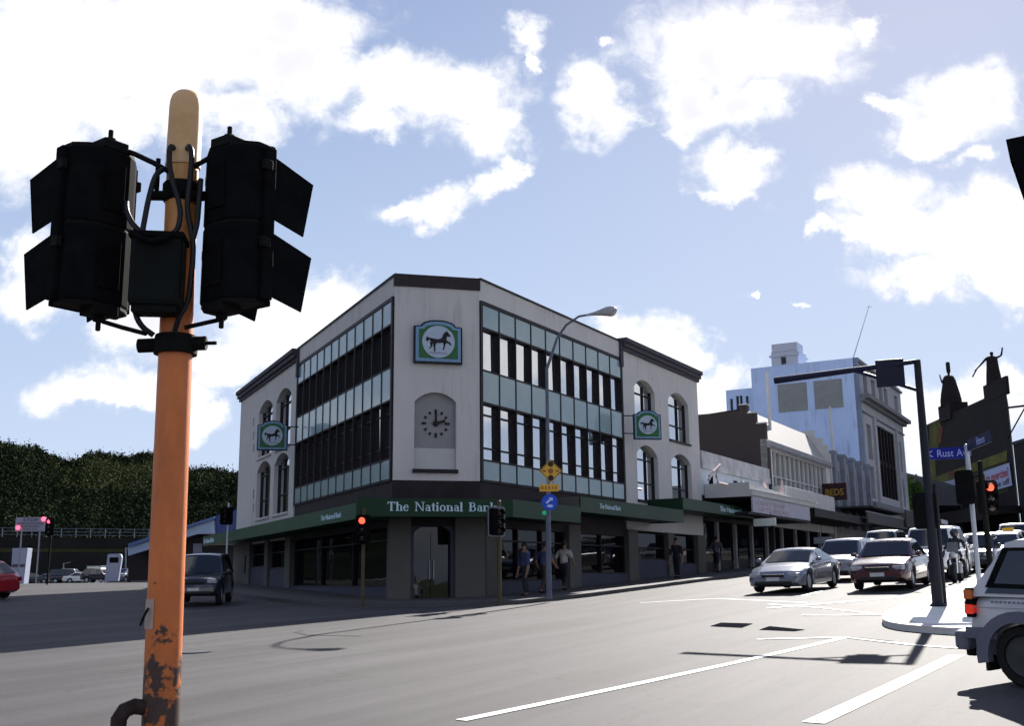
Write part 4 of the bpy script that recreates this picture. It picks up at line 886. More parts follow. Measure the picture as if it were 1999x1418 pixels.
# ------------------------------------------------------------------ the avenue beyond the bank
LILAC = mat('pale_blue_render', (.46, .58, .84), .85, var=.05, scale=.6)
LBLUE = mat('pale_blue_weatherboard', (.42, .48, .56), .7, var=.08, scale=1)
OFFW = mat('off_white_render', (.50, .49, .48), .85, var=.07, scale=.8)
GREYR = mat('grey_render', (.26, .26, .28), .85, var=.12, scale=.8)
BRICKD = brickmat('dark_brick', (.022, .016, .016), (.034, .022, .022), (.03, .026, .026), .8)
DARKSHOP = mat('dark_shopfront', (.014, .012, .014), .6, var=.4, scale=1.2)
def bld(name, label, s, cat='building'):
    p = FR_.p(s, 0, 0); return thing(name, label, cat, (p.x, p.y, G(p.x, p.y)))
for m_ in (LILAC, OFFW, GREYR): stain(m_, .7)
def shop_dark(par, s0, s1, zt, n):
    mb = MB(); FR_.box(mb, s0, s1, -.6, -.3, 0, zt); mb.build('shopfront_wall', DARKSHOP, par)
    for k in range(n):
        a = s0+(s1-s0)*(k+.12)/n; b = s0+(s1-s0)*(k+.80)/n; p = FR_.p((a+b)/2, 0, 0); g = G(p.x, p.y)
        mb = MB(); FR_.box(mb, a, b, -.295, -.25, g+.6, min(zt-.2, g+2.8)); mb.build('shop_window', GLASS_D, par)
        mb = MB(); FR_.box(mb, b+.05, b+.3, -.29, -.1, g, zt); mb.build('pier', GREYR, par)
# low blue building beside the bank
s0, s1 = 21.45, 33.2
b1 = bld('low_shop_building', 'low pale blue shop with bent flashing on its roof edge beside the bank', s0)
mb = MB(); FR_.box(mb, s0, s1, -6, 0, 5.66, 7.5); mb.build('wall', LBLUE, b1)
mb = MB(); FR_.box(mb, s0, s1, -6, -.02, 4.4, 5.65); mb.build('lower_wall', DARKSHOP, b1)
mb = MB(); FR_.box(mb, s0, s1, -.3, .10, 7.35, 7.9); FR_.box(mb, s0, s1, .0, .14, 7.0, 7.34); mb.build('parapet', mat('stained_parapet', (.30, .30, .31), .85, c2=(.50, .51, .54), scale=1.1), b1)
for a in (22.6, 26.6): mb = MB(); FR_.box(mb, a, a+.62, -.1, .02, 6.1, 6.75); w_ = mb.build('window', DARKTRIM, b1); mb = MB(); FR_.box(mb, a+.05, a+.28, .021, .03, 6.15, 6.7); FR_.box(mb, a+.33, a+.57, .021, .03, 6.15, 6.7); mb.build('pane', GLASS_D, w_)
mb = MB(); FR_.box(mb, s0+.4, s1, 0.01, 2.42, 5.5, 5.66); FR_.poly(mb, [(s0+.4, 5.662), (s1+.5, 5.662), (s1+.5, 5.75), (s0+.4, 6.2)], 0.02, 2.36)
FR_.box(mb, s0+.35, s1+1.0, 2.36, 2.52, 5.55, 5.80); mb.build('canopy', OFFW, b1)
mb = MB(); FR_.box(mb, s0+.4, s1+1.2, 2.40, 2.60, 5.80, 5.84); mb.build('canopy_capping', mat('bright_flashing', (.85, .84, .82), .25, metal=.7, var=.05), b1)
fx = mat('canopy_sign_panel', (.34, .33, .40), .6, c2=(.44, .43, .48), scale=2)
mb = MB(); FR_.box(mb, s0+.5, s1-.4, 2.38, 2.46, 4.72, 5.48); fas = mb.build('fascia', fx, b1)
RED_FADE = mat('faded_red_letter', (.36, .22, .25), .7, var=.2)
for t, a, z_, L__ in (('CRAFT SHOP', 22.6, 5.12, 5.0), ('GIFTS  BOOKS', 22.8, 4.80, 5.4)):
    me = text_mesh(t, .30, .004); wd = max(v.co.x for v in me.vertices)
    for v in me.vertices: v.co.x *= L__/wd
    mb = MB(); mb.bake(me, frame_mx(FR_.p(a, 2.465, z_), FR_.d, (0, 0, 1))); mb.build('lettering', RED_FADE, fas)
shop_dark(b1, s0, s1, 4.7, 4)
mb = MB(); FR_.box(mb, s0, s1, -.3, 2.38, 4.6, 4.72); mb.build('soffit', DARKSHOP, b1)
for pts in ([(1383, 938), (1392, 922), (1406, 908)], [(1406, 908), (1398, 930), (1402, 943), (1420, 947)], [(1448, 940), (1458, 950), (1466, 957)], [(1484, 955), (1490, 938), (1498, 958)], [(1524, 962), (1527, 940), (1528, 964)]):
    mb = MB(); P_ = []
    for p in pts:
        s_, z_ = FR_.px(p[0], p[1], 2.0); P_.append(FR_.p(s_, 2.0, z_))
    mb.tube(P_, .06, 6); mb.build('bent_flashing', mat('torn_flashing', (.7, .55, .52), .4, metal=.3, var=.3, scale=3), b1)
# stepped gable building
s0, s1 = 33.3, 48.8
b2 = bld('gabled_building', 'grey building with stepped dark brick end wall and long shop window', s0)
SD = side(s0)
prof = [(-.1, 2.5), (-.1, 9.6), (.02, 9.6), (.02, 10.72), (.58, 10.72), (.58, 11.40), (1.12, 11.40), (1.12, 11.95), (1.6, 11.95), (1.6, 11.58), (7.5, 11.62), (7.5, 2.5)]
mb = MB(); SD.poly(mb, prof, -.35, .0); mb.build('end_wall', BRICKD, b2)
mb = MB()
for (a, z), (b, z2) in (((.02, 10.72), (.58, 0)), ((.58, 11.40), (1.12, 0)), ((1.12, 11.95), (1.62, 0))): SD.box(mb, a-.03, b+.0, -.38, .03, z, z+.07)
mb.build('coping', OFFW, b2)
SD2 = side(s1); mb = MB(); SD2.poly(mb, [(-.1, 2.5), (-.1, 10.3), (.02, 10.3), (.02, 10.95), (.4, 10.95), (.4, 11.5), (1.0, 11.5), (1.0, 12.1), (1.8, 12.1), (1.8, 11.6), (7.5, 11.6), (7.5, 2.5)], -.3, .05); mb.build('end_wall', OFFW, b2)
mb = MB(); mb.add([FR_.p(s0+.36, -.2, 9.75), FR_.p(s1-.06, -.2, 9.75), FR_.p(s1-.06, -1.5, 11.8), FR_.p(s0+.36, -1.5, 11.8), FR_.p(s1-.06, -7.4, 11.4), FR_.p(s0+.36, -7.4, 11.4)], [(0, 1, 2, 3), (3, 2, 4, 5)]); mb.build('roof', mat('pale_roof', (.30, .29, .285), .7, var=.06, scale=.7), b2)
mb = MB(); FR_.wall(mb, rect(s0, s1, 4.5, 9.75), [rect(s0+1.0, s1-1.2, 6.95, 9.15)], 0, .4); mb.build('wall', OFFW, b2)
mb = MB(); FR_.box(mb, s0-.05, s1, 0.002, .22, 9.32, 9.62); FR_.box(mb, s0-.05, s1, .002, .12, 9.22, 9.318); mb.build('cornice', GREYR, b2)
mb = MB()
for k in range(13): a = s0+1.0+(s1-s0-2.2)*k/12; FR_.box(mb, a-.04, a+.04, -.25, -.12, 6.95, 9.15)
FR_.box(mb, s0+1, s1-1.2, -.24, -.13, 7.6, 7.66); wf = mb.build('long_window', OFFW, b2)
mb = MB(); FR_.box(mb, s0+1.0, s1-1.2, -.30, -.26, 6.95, 9.15); mb.build('pane', GLASS, wf)
mb = MB(); FR_.box(mb, s0+.2, s1-3.1, .002, .9, 5.55, 6.9); mb.build('balcony_front', OFFW, b2, bevel=.02)
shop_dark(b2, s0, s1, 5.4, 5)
mb = MB(); FR_.box(mb, s0+.1, s1, .0, 2.6, 5.0, 5.5); mb.build('canopy', DARKSHOP, b2)
for px_, y0, y1, ss_, nm in ((1497, 729, 846, 34.0, 1), (1620, 797, 905, 49.3, 2)):
    sx_, z1_ = FR_.px(px_, y0, -1.0); _, z0_ = FR_.px(px_+5, y1, -1.0); p = FR_.p(sx_, -1.0, 0)
    root = thing('vent_pipe', ['', 'thin pale vent pipe rising from the stepped gable roof', 'thin pale pole rising in front of the blue wall'][nm], 'pipe', (p.x, p.y, z0_-1.5))
    mb = MB(); mb.tube([(p.x, p.y, z0_-1.5), (p.x, p.y, z1_)], .10, 10); mb.build('pipe', OFFW, root); mb = MB(); mb.lathe([(.11, 0), (.13, .03), (.05, .14)], (p.x, p.y, z1_), (0, 0, 1), 12); mb.build('cowl', OFFW, root)
# pilastered shop
s0, s1 = 49.0, 61.0
b3 = bld('pilaster_building', 'blue grey two storey building with square pilasters above the parapet', s0)
PIL = mat('blue_grey_pilaster', (.17, .19, .24), .8, var=.15, scale=1)
mb = MB(); FR_.wall(mb, rect(s0, s1, 4, 10.0), [rect(s0+1.0+k*2.9, s0+2.6+k*2.9, 6.5, 9.2) for k in range(4)], 0, .4); FR_.box(mb, s0, s1, -8, -.41, 4, 9.8); mb.build('wall', GREYR, b3)
for k in range(5):
    a = s0+.05+k*2.9; mb = MB(); FR_.box(mb, a, a+.7, -.3, .35, 5, 10.55); FR_.box(mb, a-.06, a+.76, -.32, .42, 10.3, 10.5); mb.build('pilaster', PIL, b3)
for k in range(4):
    a = s0+1.0+k*2.9; mb = MB(); FR_.box(mb, a+.75, a+.85, -.3, -.2, 6.5, 9.2); w_ = mb.build('window', OFFW, b3); mb = MB(); FR_.box(mb, a, a+1.6, -.34, -.301, 6.5, 9.2); mb.build('pane', GLASS, w_)
mb = MB(); FR_.box(mb, s0-.5, s1, 0.001, 2.9, 6.3, 6.42); FR_.box(mb, s0-3, s1+.3, 2.9, 3.0, 5.1, 5.85); FR_.box(mb, s0-3, s1+.3, .0, 2.89, 5.4, 5.5); mb.build('canopy', mat('dark_canopy', (.05, .05, .055), .6, var=.2), b3)
mb = MB(); FR_.box(mb, s0-3, s1+.3, 2.88, 3.03, 5.852, 5.9); mb.build('canopy_capping', GALV, b3)
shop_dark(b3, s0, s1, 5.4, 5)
# blue tower building
s0, s1 = 61.4, 80.0
tw = bld('hotel_building', 'tall pale blue walled building with ornate grey street front and rooftop box', s0)
ST_ = side(s0); mb = MB()
q = [ST_.p(0, -.02, 0), ST_.p(9.3, -.02, 0), FR_.p(s1, -9.3, 0), FR_.p(s1, -.02, 0)]
ST_.poly(mb, rect(0, 9.3, 3.5, 19.7), -.4, 0); mb.add([FR_.p(s0+.4, -9.3, 3.5), FR_.p(s1, -9.3, 3.5), FR_.p(s1, -9.3, 19.7), FR_.p(s0+.4, -9.3, 19.7), FR_.p(s1, -.5, 3.5), FR_.p(s1, -.5, 19.7), FR_.p(s0+.4, -.5, 19.2), FR_.p(s1, -.5, 19.2), FR_.p(s1, -9.3, 19.2), FR_.p(s0+.4, -9.3, 19.2)], [(0, 1, 2, 3), (1, 4, 5, 2), (6, 7, 8, 9)])
mb.build('side_wall', LILAC, tw)
mb = MB(); ST_.wall(mb, rect(9.31, 11.8, 8, 18.0), [rect(9.75, 10.0, 15.9, 17.3), rect(10.3, 10.55, 16.1, 17.4), rect(10.62, 10.9, 16.1, 17.4), rect(11.2, 11.45, 15.9, 17.2)], -.3, .4); ST_.box(mb, 9.31, 11.8, -4, -.71, 8, 17.9); mb.build('rear_wing', LILAC, tw)
for a, z0, z1 in ((9.75, 15.9, 17.3), (10.3, 16.1, 17.4), (10.62, 16.1, 17.4), (11.2, 15.9, 17.2)):
    mb = MB(); ST_.box(mb, a, a+.27, -.6, -.5, z0, z1); ST_.box(mb, a, a+.27, -.5, -.44, (z0+z1)/2-.03, (z0+z1)/2+.03); mb.build('window', GLASS_D, tw)
PANEL = mat('grey_wall_panel', (.24, .25, .25), .85, var=.08, scale=1.5)
for a, b in ((4.47, 7.0), (1.47, 3.85)):
    mb = MB(); ST_.box(mb, a, b, .002, .06, 15.55, 18.0); mb.build('wall_panel', PANEL, tw); 
mb = MB(); ST_.box(mb, 5.15, 7.5, -3.2, -.3, 19.3, 21.0); ST_.box(mb, 5.15, 7.4, -2.2, -.25, 21.0, 21.7); ST_.box(mb, 5.0, 7.65, -3.3, -.2, 20.55, 20.7)
rt = mb.build('rooftop_box', mat('rooftop_render', (.46, .49, .58), .85, var=.05), tw); mb = MB(); ST_.box(mb, 6.2, 6.6, -.28, -.22, 19.85, 20.45); mb.build('window', GLASS_D, rt)
FT = mat('hotel_front', (.33, .33, .36), .85, var=.08, scale=.8)
holes = [rect(62.9, 64.6, 14.4, 16.0), rect(66.0, 67.6, 14.4, 16.0), rect(69.0, 70.6, 14.4, 16.0), rect(71.4, 73.0, 14.4, 16.0), rect(76.6, 78.2, 14.4, 16.0)]
holes = [rect(a, a+1.7, 16.9, 18.6) for a in (62.7, 66.0, 69.2, 71.6, 76.5)]+[rect(62.8, 64.5, 11.2, 14.2), rect(76.6, 78.2, 11.2, 14.2), rect(62.8, 64.5, 7.9, 10.6), rect(76.6, 78.2, 7.9, 10.6), rect(66.3, 75.0, 8.3, 14.6)]
mb = MB(); FR_.wall(mb, rect(s0, s1, 3.5, 19.68), holes, .0, .45); mb.build('front_wall', FT, tw)
for h_ in holes:
    (a, z0), (b, _), (_, z1), _ = h_; mb = MB(); FR_.box(mb, a, b, -.42, -.38, z0, z1); pn = MB()
    big = b-a > 3
    w_ = mb.build('window', GLASS_D, tw); mb = MB()
    if big:
        for k in range(7): q_ = a+(b-a)*k/6; FR_.box(mb, q_-.14, q_+.14, -.37, -.1, z0, z1)
        FR_.box(mb, a, b, -.36, -.2, 11.2, 11.6)
        mb.build('frame', DARKTRIM, w_)
    else:
        FR_.box(mb, (a+b)/2-.05, (a+b)/2+.05, -.37, -.3, z0, z1); FR_.box(mb, a, b, -.37, -.3, (z0+z1)/2-.04, (z0+z1)/2+.04); mb.build('frame', OFFW, w_)
mb = MB(); FR_.box(mb, s0-.3, s1+.3, .002, .35, 15.9, 16.15); FR_.box(mb, s0-.3, s1+.4, .002, .75, 16.15, 16.5); FR_.box(mb, s0-.1, s1+.1, .002, .12, 15.0, 15.12); FR_.box(mb, s0-.1, s1+.1, .002, .2, 19.2, 19.4); FR_.box(mb, s0, s1+.2, .002, .6, 7.0, 7.5)
mb.build('cornice', mat('hotel_cornice', (.16, .16, .18), .8, var=.15), tw)
for a in (65.3, 75.3): mb = MB(); FR_.box(mb, a, a+.8, .002, .22, 7.6, 15.0); mb.build('pilaster', FT, tw)
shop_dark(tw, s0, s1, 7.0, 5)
mb = MB(); FR_.box(mb, s0-2, s1+1, .0, 3.1, 5.6, 6.0); FR_.box(mb, s0-2, s1+1, 3.101, 3.2, 5.3, 6.6); mb.build('canopy', MATS['dark_canopy'], tw)
mb = MB(); FR_.box(mb, 77, 80.5, 3.22, 3.3, 6.2, 6.6); mb.build('canopy_end_panel', WHITE, tw)
a0_ = FR_.px(1700, 600, -1)[0]; 
mb = MB(); p = FR_.p(66.5, -2, 19.2); top = FR_.p(FR_.px(1697, 596, -2)[0], -2, FR_.px(1697, 596, -2)[1])
mb.tube([p, p.lerp(top, .5), top], [.06, .04, .025], 6); mb.tube([top-V((.3, 0, .25)), top+V((.3, 0, .1-.25))], .02, 5); mb.build('aerial', GALV, tw)
# hanging signs
p = FR_.p(48, 1.0, 0); bs = thing('shop_sign', 'dark red sign reading BEDS in yellow letters over the canopy', 'sign', (p.x, p.y, 6.8))
SS = side(46.2); mb = MB(); c = SS.px(1628, 960)
t0_, _ = SS.px(1605, 960); t1_, _ = SS.px(1652, 960); _, z1_ = SS.px(1628, 944); _, z0_ = SS.px(1628, 977)
SS.box(mb, t1_, t0_, -.3, -.01, z0_, z1_); mb.build('box', mat('beds_red', (.035, .012, .016), .5, var=.3), bs)
me = text_mesh('BEDS', (z1_-z0_)*.55, .01, bold=.012); wd = max(v.co.x for v in me.vertices)
xv = -SS.d
for v in me.vertices: v.co.x *= abs(t1_-t0_)*.78/wd
mb = MB(); mb.bake(me, frame_mx(SS.p(t0_-(t0_-t1_)*.11, .01, z0_+(z1_-z0_)*.28), xv, (0, 0, 1))); mb.build('lettering', mat('beds_yellow', (.30, .20, .04), .6), bs)
mb = MB(); mb.tube([SS.p(t0_, -.15, z0_+.3), FR_.p(46.35, -.1, z0_+.3)], .04, 6); mb.build('bracket', DARKTRIM, bs)
SS = side(23.0); mb = MB(); SS.box(mb, -3.25, -2.10, -.12, 0, 4.05, 4.43); p = SS.p(-2.6, 0, 4.05)
us = thing('hanging_sign', 'small pale blank sign box hanging beneath the canopy next to the bank', 'sign', p); mb.build('box', mat('pale_sign_box', (.62, .66, .60), .6, var=.06), us, bevel=.02)
mb = MB()
for t_ in (-3.0, -2.4): mb.tube([SS.p(t_, -.06, 4.43), SS.p(t_, -.06, 4.75)], .015, 6)
mb.build('hanger', DARKTRIM, us)
SS = side(37.0); mb = MB(); SS.box(mb, -2.6, -1.5, -.12, 0, 3.5, 3.9); p = SS.p(-2.1, 0, 3.5)
us = thing('hanging_sign', 'small faded sign box hanging in the deep shade of the second canopy', 'sign', p); mb.build('box', mat('faded_sign_box', (.30, .32, .36), .6, var=.1), us, bevel=.02)
mb = MB(); mb.tube([SS.p(-2.0, -.06, 3.9), SS.p(-2.0, -.06, 5.0)], .015, 6); mb.build('hanger', DARKTRIM, us)

# theatre at the head of the avenue
TY = 112.0; nc = at(1963, 759, TY); aT = R(3.0); TD = V((sin(aT), cos(aT), 0)); FT_ = Fr((nc.x, nc.y), (TD.x, TD.y), -1)
th = thing('theatre_building', 'dark painted theatre with olive mural wall and statues on its roof', 'building', (nc.x, nc.y, G(nc.x, nc.y)))
Lt = FT_.px(1813, 900)[0]; zt1 = FT_.px(1963, 759)[1]; zt0 = FT_.px(1813, 828)[1]
TDK = mat('theatre_dark', (.010, .007, .008), .8, var=.3, scale=.6); OLV = mat('theatre_olive', (.085, .085, .018), .8, var=.35, scale=.4); OLD = mat('theatre_olive_dark', (.032, .030, .012), .8, var=.3, scale=.4)
mb = MB(); mb.prism([FT_.p(s_, 0, z_) for s_, z_ in [(0, 3), (Lt, 3), (Lt, zt0), (0, zt1)]], (14*sin(R(25.5)), 14*cos(R(25.5)), 0)); mb.build('wall', TDK, th)
def mural(pts, m, o=.03): 
    mb = MB(); mb.prism([FT_.p(*(lambda q: (q[0], .002, q[1]))(FT_.px(*p))) for p in pts], FT_.n*o); mb.build('mural_panel', m, th)
mural([(1815, 829), (1836, 820), (1838, 850), (1832, 872), (1826, 900), (1828, 930), (1816, 935)], OLV)
mural([(1832, 836), (1842, 832), (1838, 866), (1828, 868)], mat('mural_rust', (.10, .035, .018), .8, var=.2), .05)
mural([(1816, 936), (1966, 880), (1966, 900), (1862, 936), (1820, 950)], OLV, .04)
mural([(1820, 952), (1858, 938), (1966, 902), (1968, 960), (1826, 1000)], OLD, .025)
mural([(1852, 922), (1864, 918), (1866, 930), (1856, 934)], MATS['mural_rust'], .06)
mb = MB(); FT_.box(mb, -.4, FT_.px(1934, 750, -.6)[0]+.6, -.25, .04, zt1-.6, zt1+1.3); mb.build('corner_pier', TDK, th)
mb = MB()
sA_ = FT_.px(1838, 800)[0]; FT_.box(mb, sA_-3.4, sA_+.6, -2.0, .2, zt0-.5, FT_.px(1846, 790)[1]); mb.build('statue_plinth', TDK, th)
# banners with red and dark writing
BN = mat('banner_blue_white', (.28, .31, .44), .7, var=.06); BR = mat('banner_red', (.26, .05, .06), .7, var=.1); BD = mat('banner_ink', (.045, .05, .06), .7)
def banner(pxs, label, rows):
    qs = [FT_.px(*p, .12) for p in pxs]; root = thing('banner', label, 'banner', FT_.p(qs[0][0], .12, qs[0][1]), 'white banners on the theatre wall')
    mb = MB(); mb.prism([FT_.p(a, .10, z) for a, z in qs], FT_.n*.04); mb.build('cloth', BN, root)
    (sa, za), (sb, zb_), (sc, zc_), (sd_, zd) = qs    # bottom far, bottom near, top near, top far
    for t, m_, f0, f1 in rows:
        me = text_mesh(t, 1, .01, bold=.02); xs_ = [v.co.x for v in me.vertices]; y1_ = max(v.co.y for v in me.vertices); y0_ = min(v.co.y for v in me.vertices); x0, x1 = min(xs_), max(xs_)
        for v in me.vertices:
            uu = .06+.88*(v.co.x-x0)/(x1-x0); vv = f0+(f1-f0)*(v.co.y-y0_)/(y1_-y0_)
            s_ = sa+(sb-sa)*uu; z_ = (za+(zb_-za)*uu)*(1-vv)+(zd+(zc_-zd)*uu)*vv
            v.co = FT_.p(s_, .145+.02*(v.co.z > 0), z_)
        mb = MB(); mb.bake(me, Mx.Identity(4)); mb.build('lettering', m_, root)
banner([(1824, 990), (1868, 979), (1868, 935), (1820, 948)], 'left white banner with red and dark writing on the olive wall', [('want to lose', BR, .42, .80), ('fat fast now', BD, .12, .36)])
banner([(1918, 966), (1976, 948), (1970, 904), (1912, 924)], 'right white banner with red writing about exercise on the olive wall', [('d to exercise?', BR, .44, .84), ('no time off', BD, .10, .36)])
p = FT_.p(-1, -2, 0); lb = thing('low_side_building', 'dark low building at the right end of the theatre', 'building', (p.x, p.y, G(p.x, p.y)))
zl = FT_.px(1968, 872)[1]; mb = MB(); FT_.box(mb, -6, -.45, -16, 0, 3, zl); mb.build('wall', TDK, lb)
mb = MB(); FT_.box(mb, -6.1, -.46, -16, .1, zl, zl+.3); mb.build('coping', DARKTRIM, lb)
mb = MB(); FT_.box(mb, -1, Lt, .2, 4.0, 7.6, 8.4); FT_.box(mb, -1, Lt, 3.9, 4.1, 7.0, 8.39); mb.build('canopy', TDK, th)
# small grey building and tree at the street's end
c = at(1797, 950, 128); gb = thing('end_building', 'small grey gabled building far along the avenue right of the hotel', 'building', (c.x, c.y, G(c.x, c.y)))
mb = MB(); zt_ = at(1790, 922, 128).z; mb.prism([(c.x-3, 128, 4), (c.x+8, 128, 4), (c.x+8, 128, zt_-3.0), (c.x+3.0, 128, zt_-1.3), (c.x-1.5, 128, zt_-.1), (c.x-3, 128, zt_-.2)], (0, 8, 0)); mb.build('wall', mat('end_grey', (.10, .10, .11), .8, var=.2), gb)
mb = MB(); mb.box((c.x+.5, 127.95, zt_-4), (.6, .1, 3)); mb.box((c.x+3, 127.95, zt_-5), (3, .1, 2)); mb.build('window', GLASS_D, gb)

# ------------------------------------------------------------------ foliage
def leafmat(name, a, b):
    m = mat(name, a, .95, c2=b, scale=.5, spec=.02); return m
LEAF = leafmat('leaf_dark', (.012, .022, .008), (.035, .055, .018)); LEAF2 = leafmat('leaf_mid', (.03, .06, .012), (.07, .12, .03)); BARK = mat('bark', (.05, .035, .025), .9, var=.3)
def clump(vs, fs, c, r, n, sz, rd, cone=False):
    for _ in range(n):
        while True:
            d = V((rd.uniform(-1, 1), rd.uniform(-1, 1), rd.uniform(-1, 1)))
            if .15 < d.length < 1: break
        d = d.normalized()*(rd.uniform(.55, 1.0))
        if cone: k = (1-(d.z+1)/2)*1.25+.06; p = V((d.x*r[0]*k, d.y*r[1]*k, d.z*r[2]))
        else: p = V((d.x*r[0], d.y*r[1], d.z*r[2]*(1 if d.z > 0 else .7)))
        p = V(c)+p; a = V((rd.gauss(0, 1), rd.gauss(0, 1), rd.gauss(0, 1))).normalized(); b = a.orthogonal().normalized(); e = a.cross(b); s_ = sz*rd.uniform(.6, 1.3); i = len(vs)
        vs += [p+b*s_+e*s_*.3, p+e*s_*.9, p-b*s_*.9+e*s_*.1, p-e*s_*.8-b*s_*.2]; fs.append((i, i+1, i+2, i+3))
def tree(x, y, z, h, r, label, m=LEAF2, n=900, sz=.28, cone=False, group=None, seed=1, nm='tree'):
    rd = random.Random(seed); root = thing(nm, label, 'tree', (x, y, z), group); mb = MB()
    mb.tube([(x, y, z-.2), (x+.05, y, z+h*.3), (x-.04, y, z+h*.62), (x, y, z+h*.8)], [h*.035, h*.025, h*.016, h*.006], 8)
    for k in range(5): a = k*1.3; mb.tube([(x, y, z+h*(.3+.07*k)), (x+r*.4*cos(a), y+r*.4*sin(a), z+h*(.45+.07*k)), (x+r*.7*cos(a), y+r*.7*sin(a), z+h*(.55+.07*k))], [h*.014, h*.008, h*.003], 6)
    mb.build('trunk', BARK, root, smooth=60); vs, fs = [], []
    for k in range(9):
        a = rd.uniform(0, 6.28); q_ = rd.uniform(.2, .6)*r; c = (x+q_*cos(a), y+q_*sin(a), z+h*rd.uniform(.5, .86)) if not cone else (x, y, z+h*.55)
        clump(vs, fs, c, (r*.55, r*.55, h*.16) if not cone else (r, r, h*.45), n//9, sz, rd, cone)
    mb = MB(); mb.add(vs, fs); mb.build('crown', m, root, recalc=False); return root
c = at(1783, 965, 122); tree(c.x, c.y, G(c.x, c.y), 8.3, 1.5, 'green street tree between the hotel and the theatre', seed=3, n=700)
# forested hill on the left
def hillz(x, y):
    az = math.degrees(atan2(x, y)); dd_ = sqrt(x*x+y*y)
    rid = 53+10*sm(-az, 14, 30)-12*sm(az, -12, 4)-28*sm(az, 4, 30)+3*sin(az*.9)+1.6*sin(az*2.3)
    ry = 620.; t = sm(dd_, 190, ry) if dd_ < ry else 1-.6*sm(dd_, ry, 1000)
    return 1.4+rid*t+7*mnoise.noise(V((x*.008, y*.008, 0)))*min(1, t*2)
mb = MB(); hx = [i*16 for i in range(-80, 30)]; hy = [165+j*17 for j in range(0, 56)]; nx = len(hx)
mb.add([(x, y, hillz(x, y)) for y in hy for x in hx], [(j*nx+i, j*nx+i+1, (j+1)*nx+i+1, (j+1)*nx+i) for j in range(len(hy)-1) for i in range(nx-1)])
mb.build('hills', mat('hill_undergrowth', (.006, .010, .004), .95, c2=(.018, .026, .010), scale=.05, spec=.02), kind='structure', smooth=180)
rd = random.Random(11); sets = [([], []) for _ in range(3)]
for _ in range(6200):
    az = R(rd.uniform(-31, -10)); dd_ = 210+430*(rd.random()**.8); x, y = dd_*sin(az), dd_*cos(az)
    if rd.random() < .25*(mnoise.noise(V((x*.02, y*.02, 3)))+.2): continue
    z = hillz(x, y); r_ = rd.uniform(2.0, 4.6); hh = rd.uniform(4, 9)
    cone = rd.random() < (.10+.45*(dd_ > 560 and az > R(-18)))
    pn_ = mnoise.noise(V((x*.017, y*.017, 9)))+.5*mnoise.noise(V((x*.06, y*.06, 4)))+rd.gauss(0, .10); tgt = sets[0 if pn_ < .02 else (1 if pn_ < .34 else 2)]
    clump(tgt[0], tgt[1], (x, y, z+hh*.5), (r_, r_, hh*.5) if not cone else (r_*.55, r_*.55, hh*.85), 52, .21*(1+dd_/420) if not cone else .32, rd, cone)
for (v_, f_), nm_, c_a, c_b in zip(sets, ('forest_leaf', 'forest_leaf_mid', 'forest_leaf_light'), ((.007, .012, .007), (.016, .024, .010), (.040, .050, .020)), ((.016, .024, .011), (.034, .044, .018), (.085, .095, .040))):
    mb = MB(); mb.add(v_, f_); mb.build('forest', leafmat(nm_, c_a, c_b), kind='stuff', recalc=False)
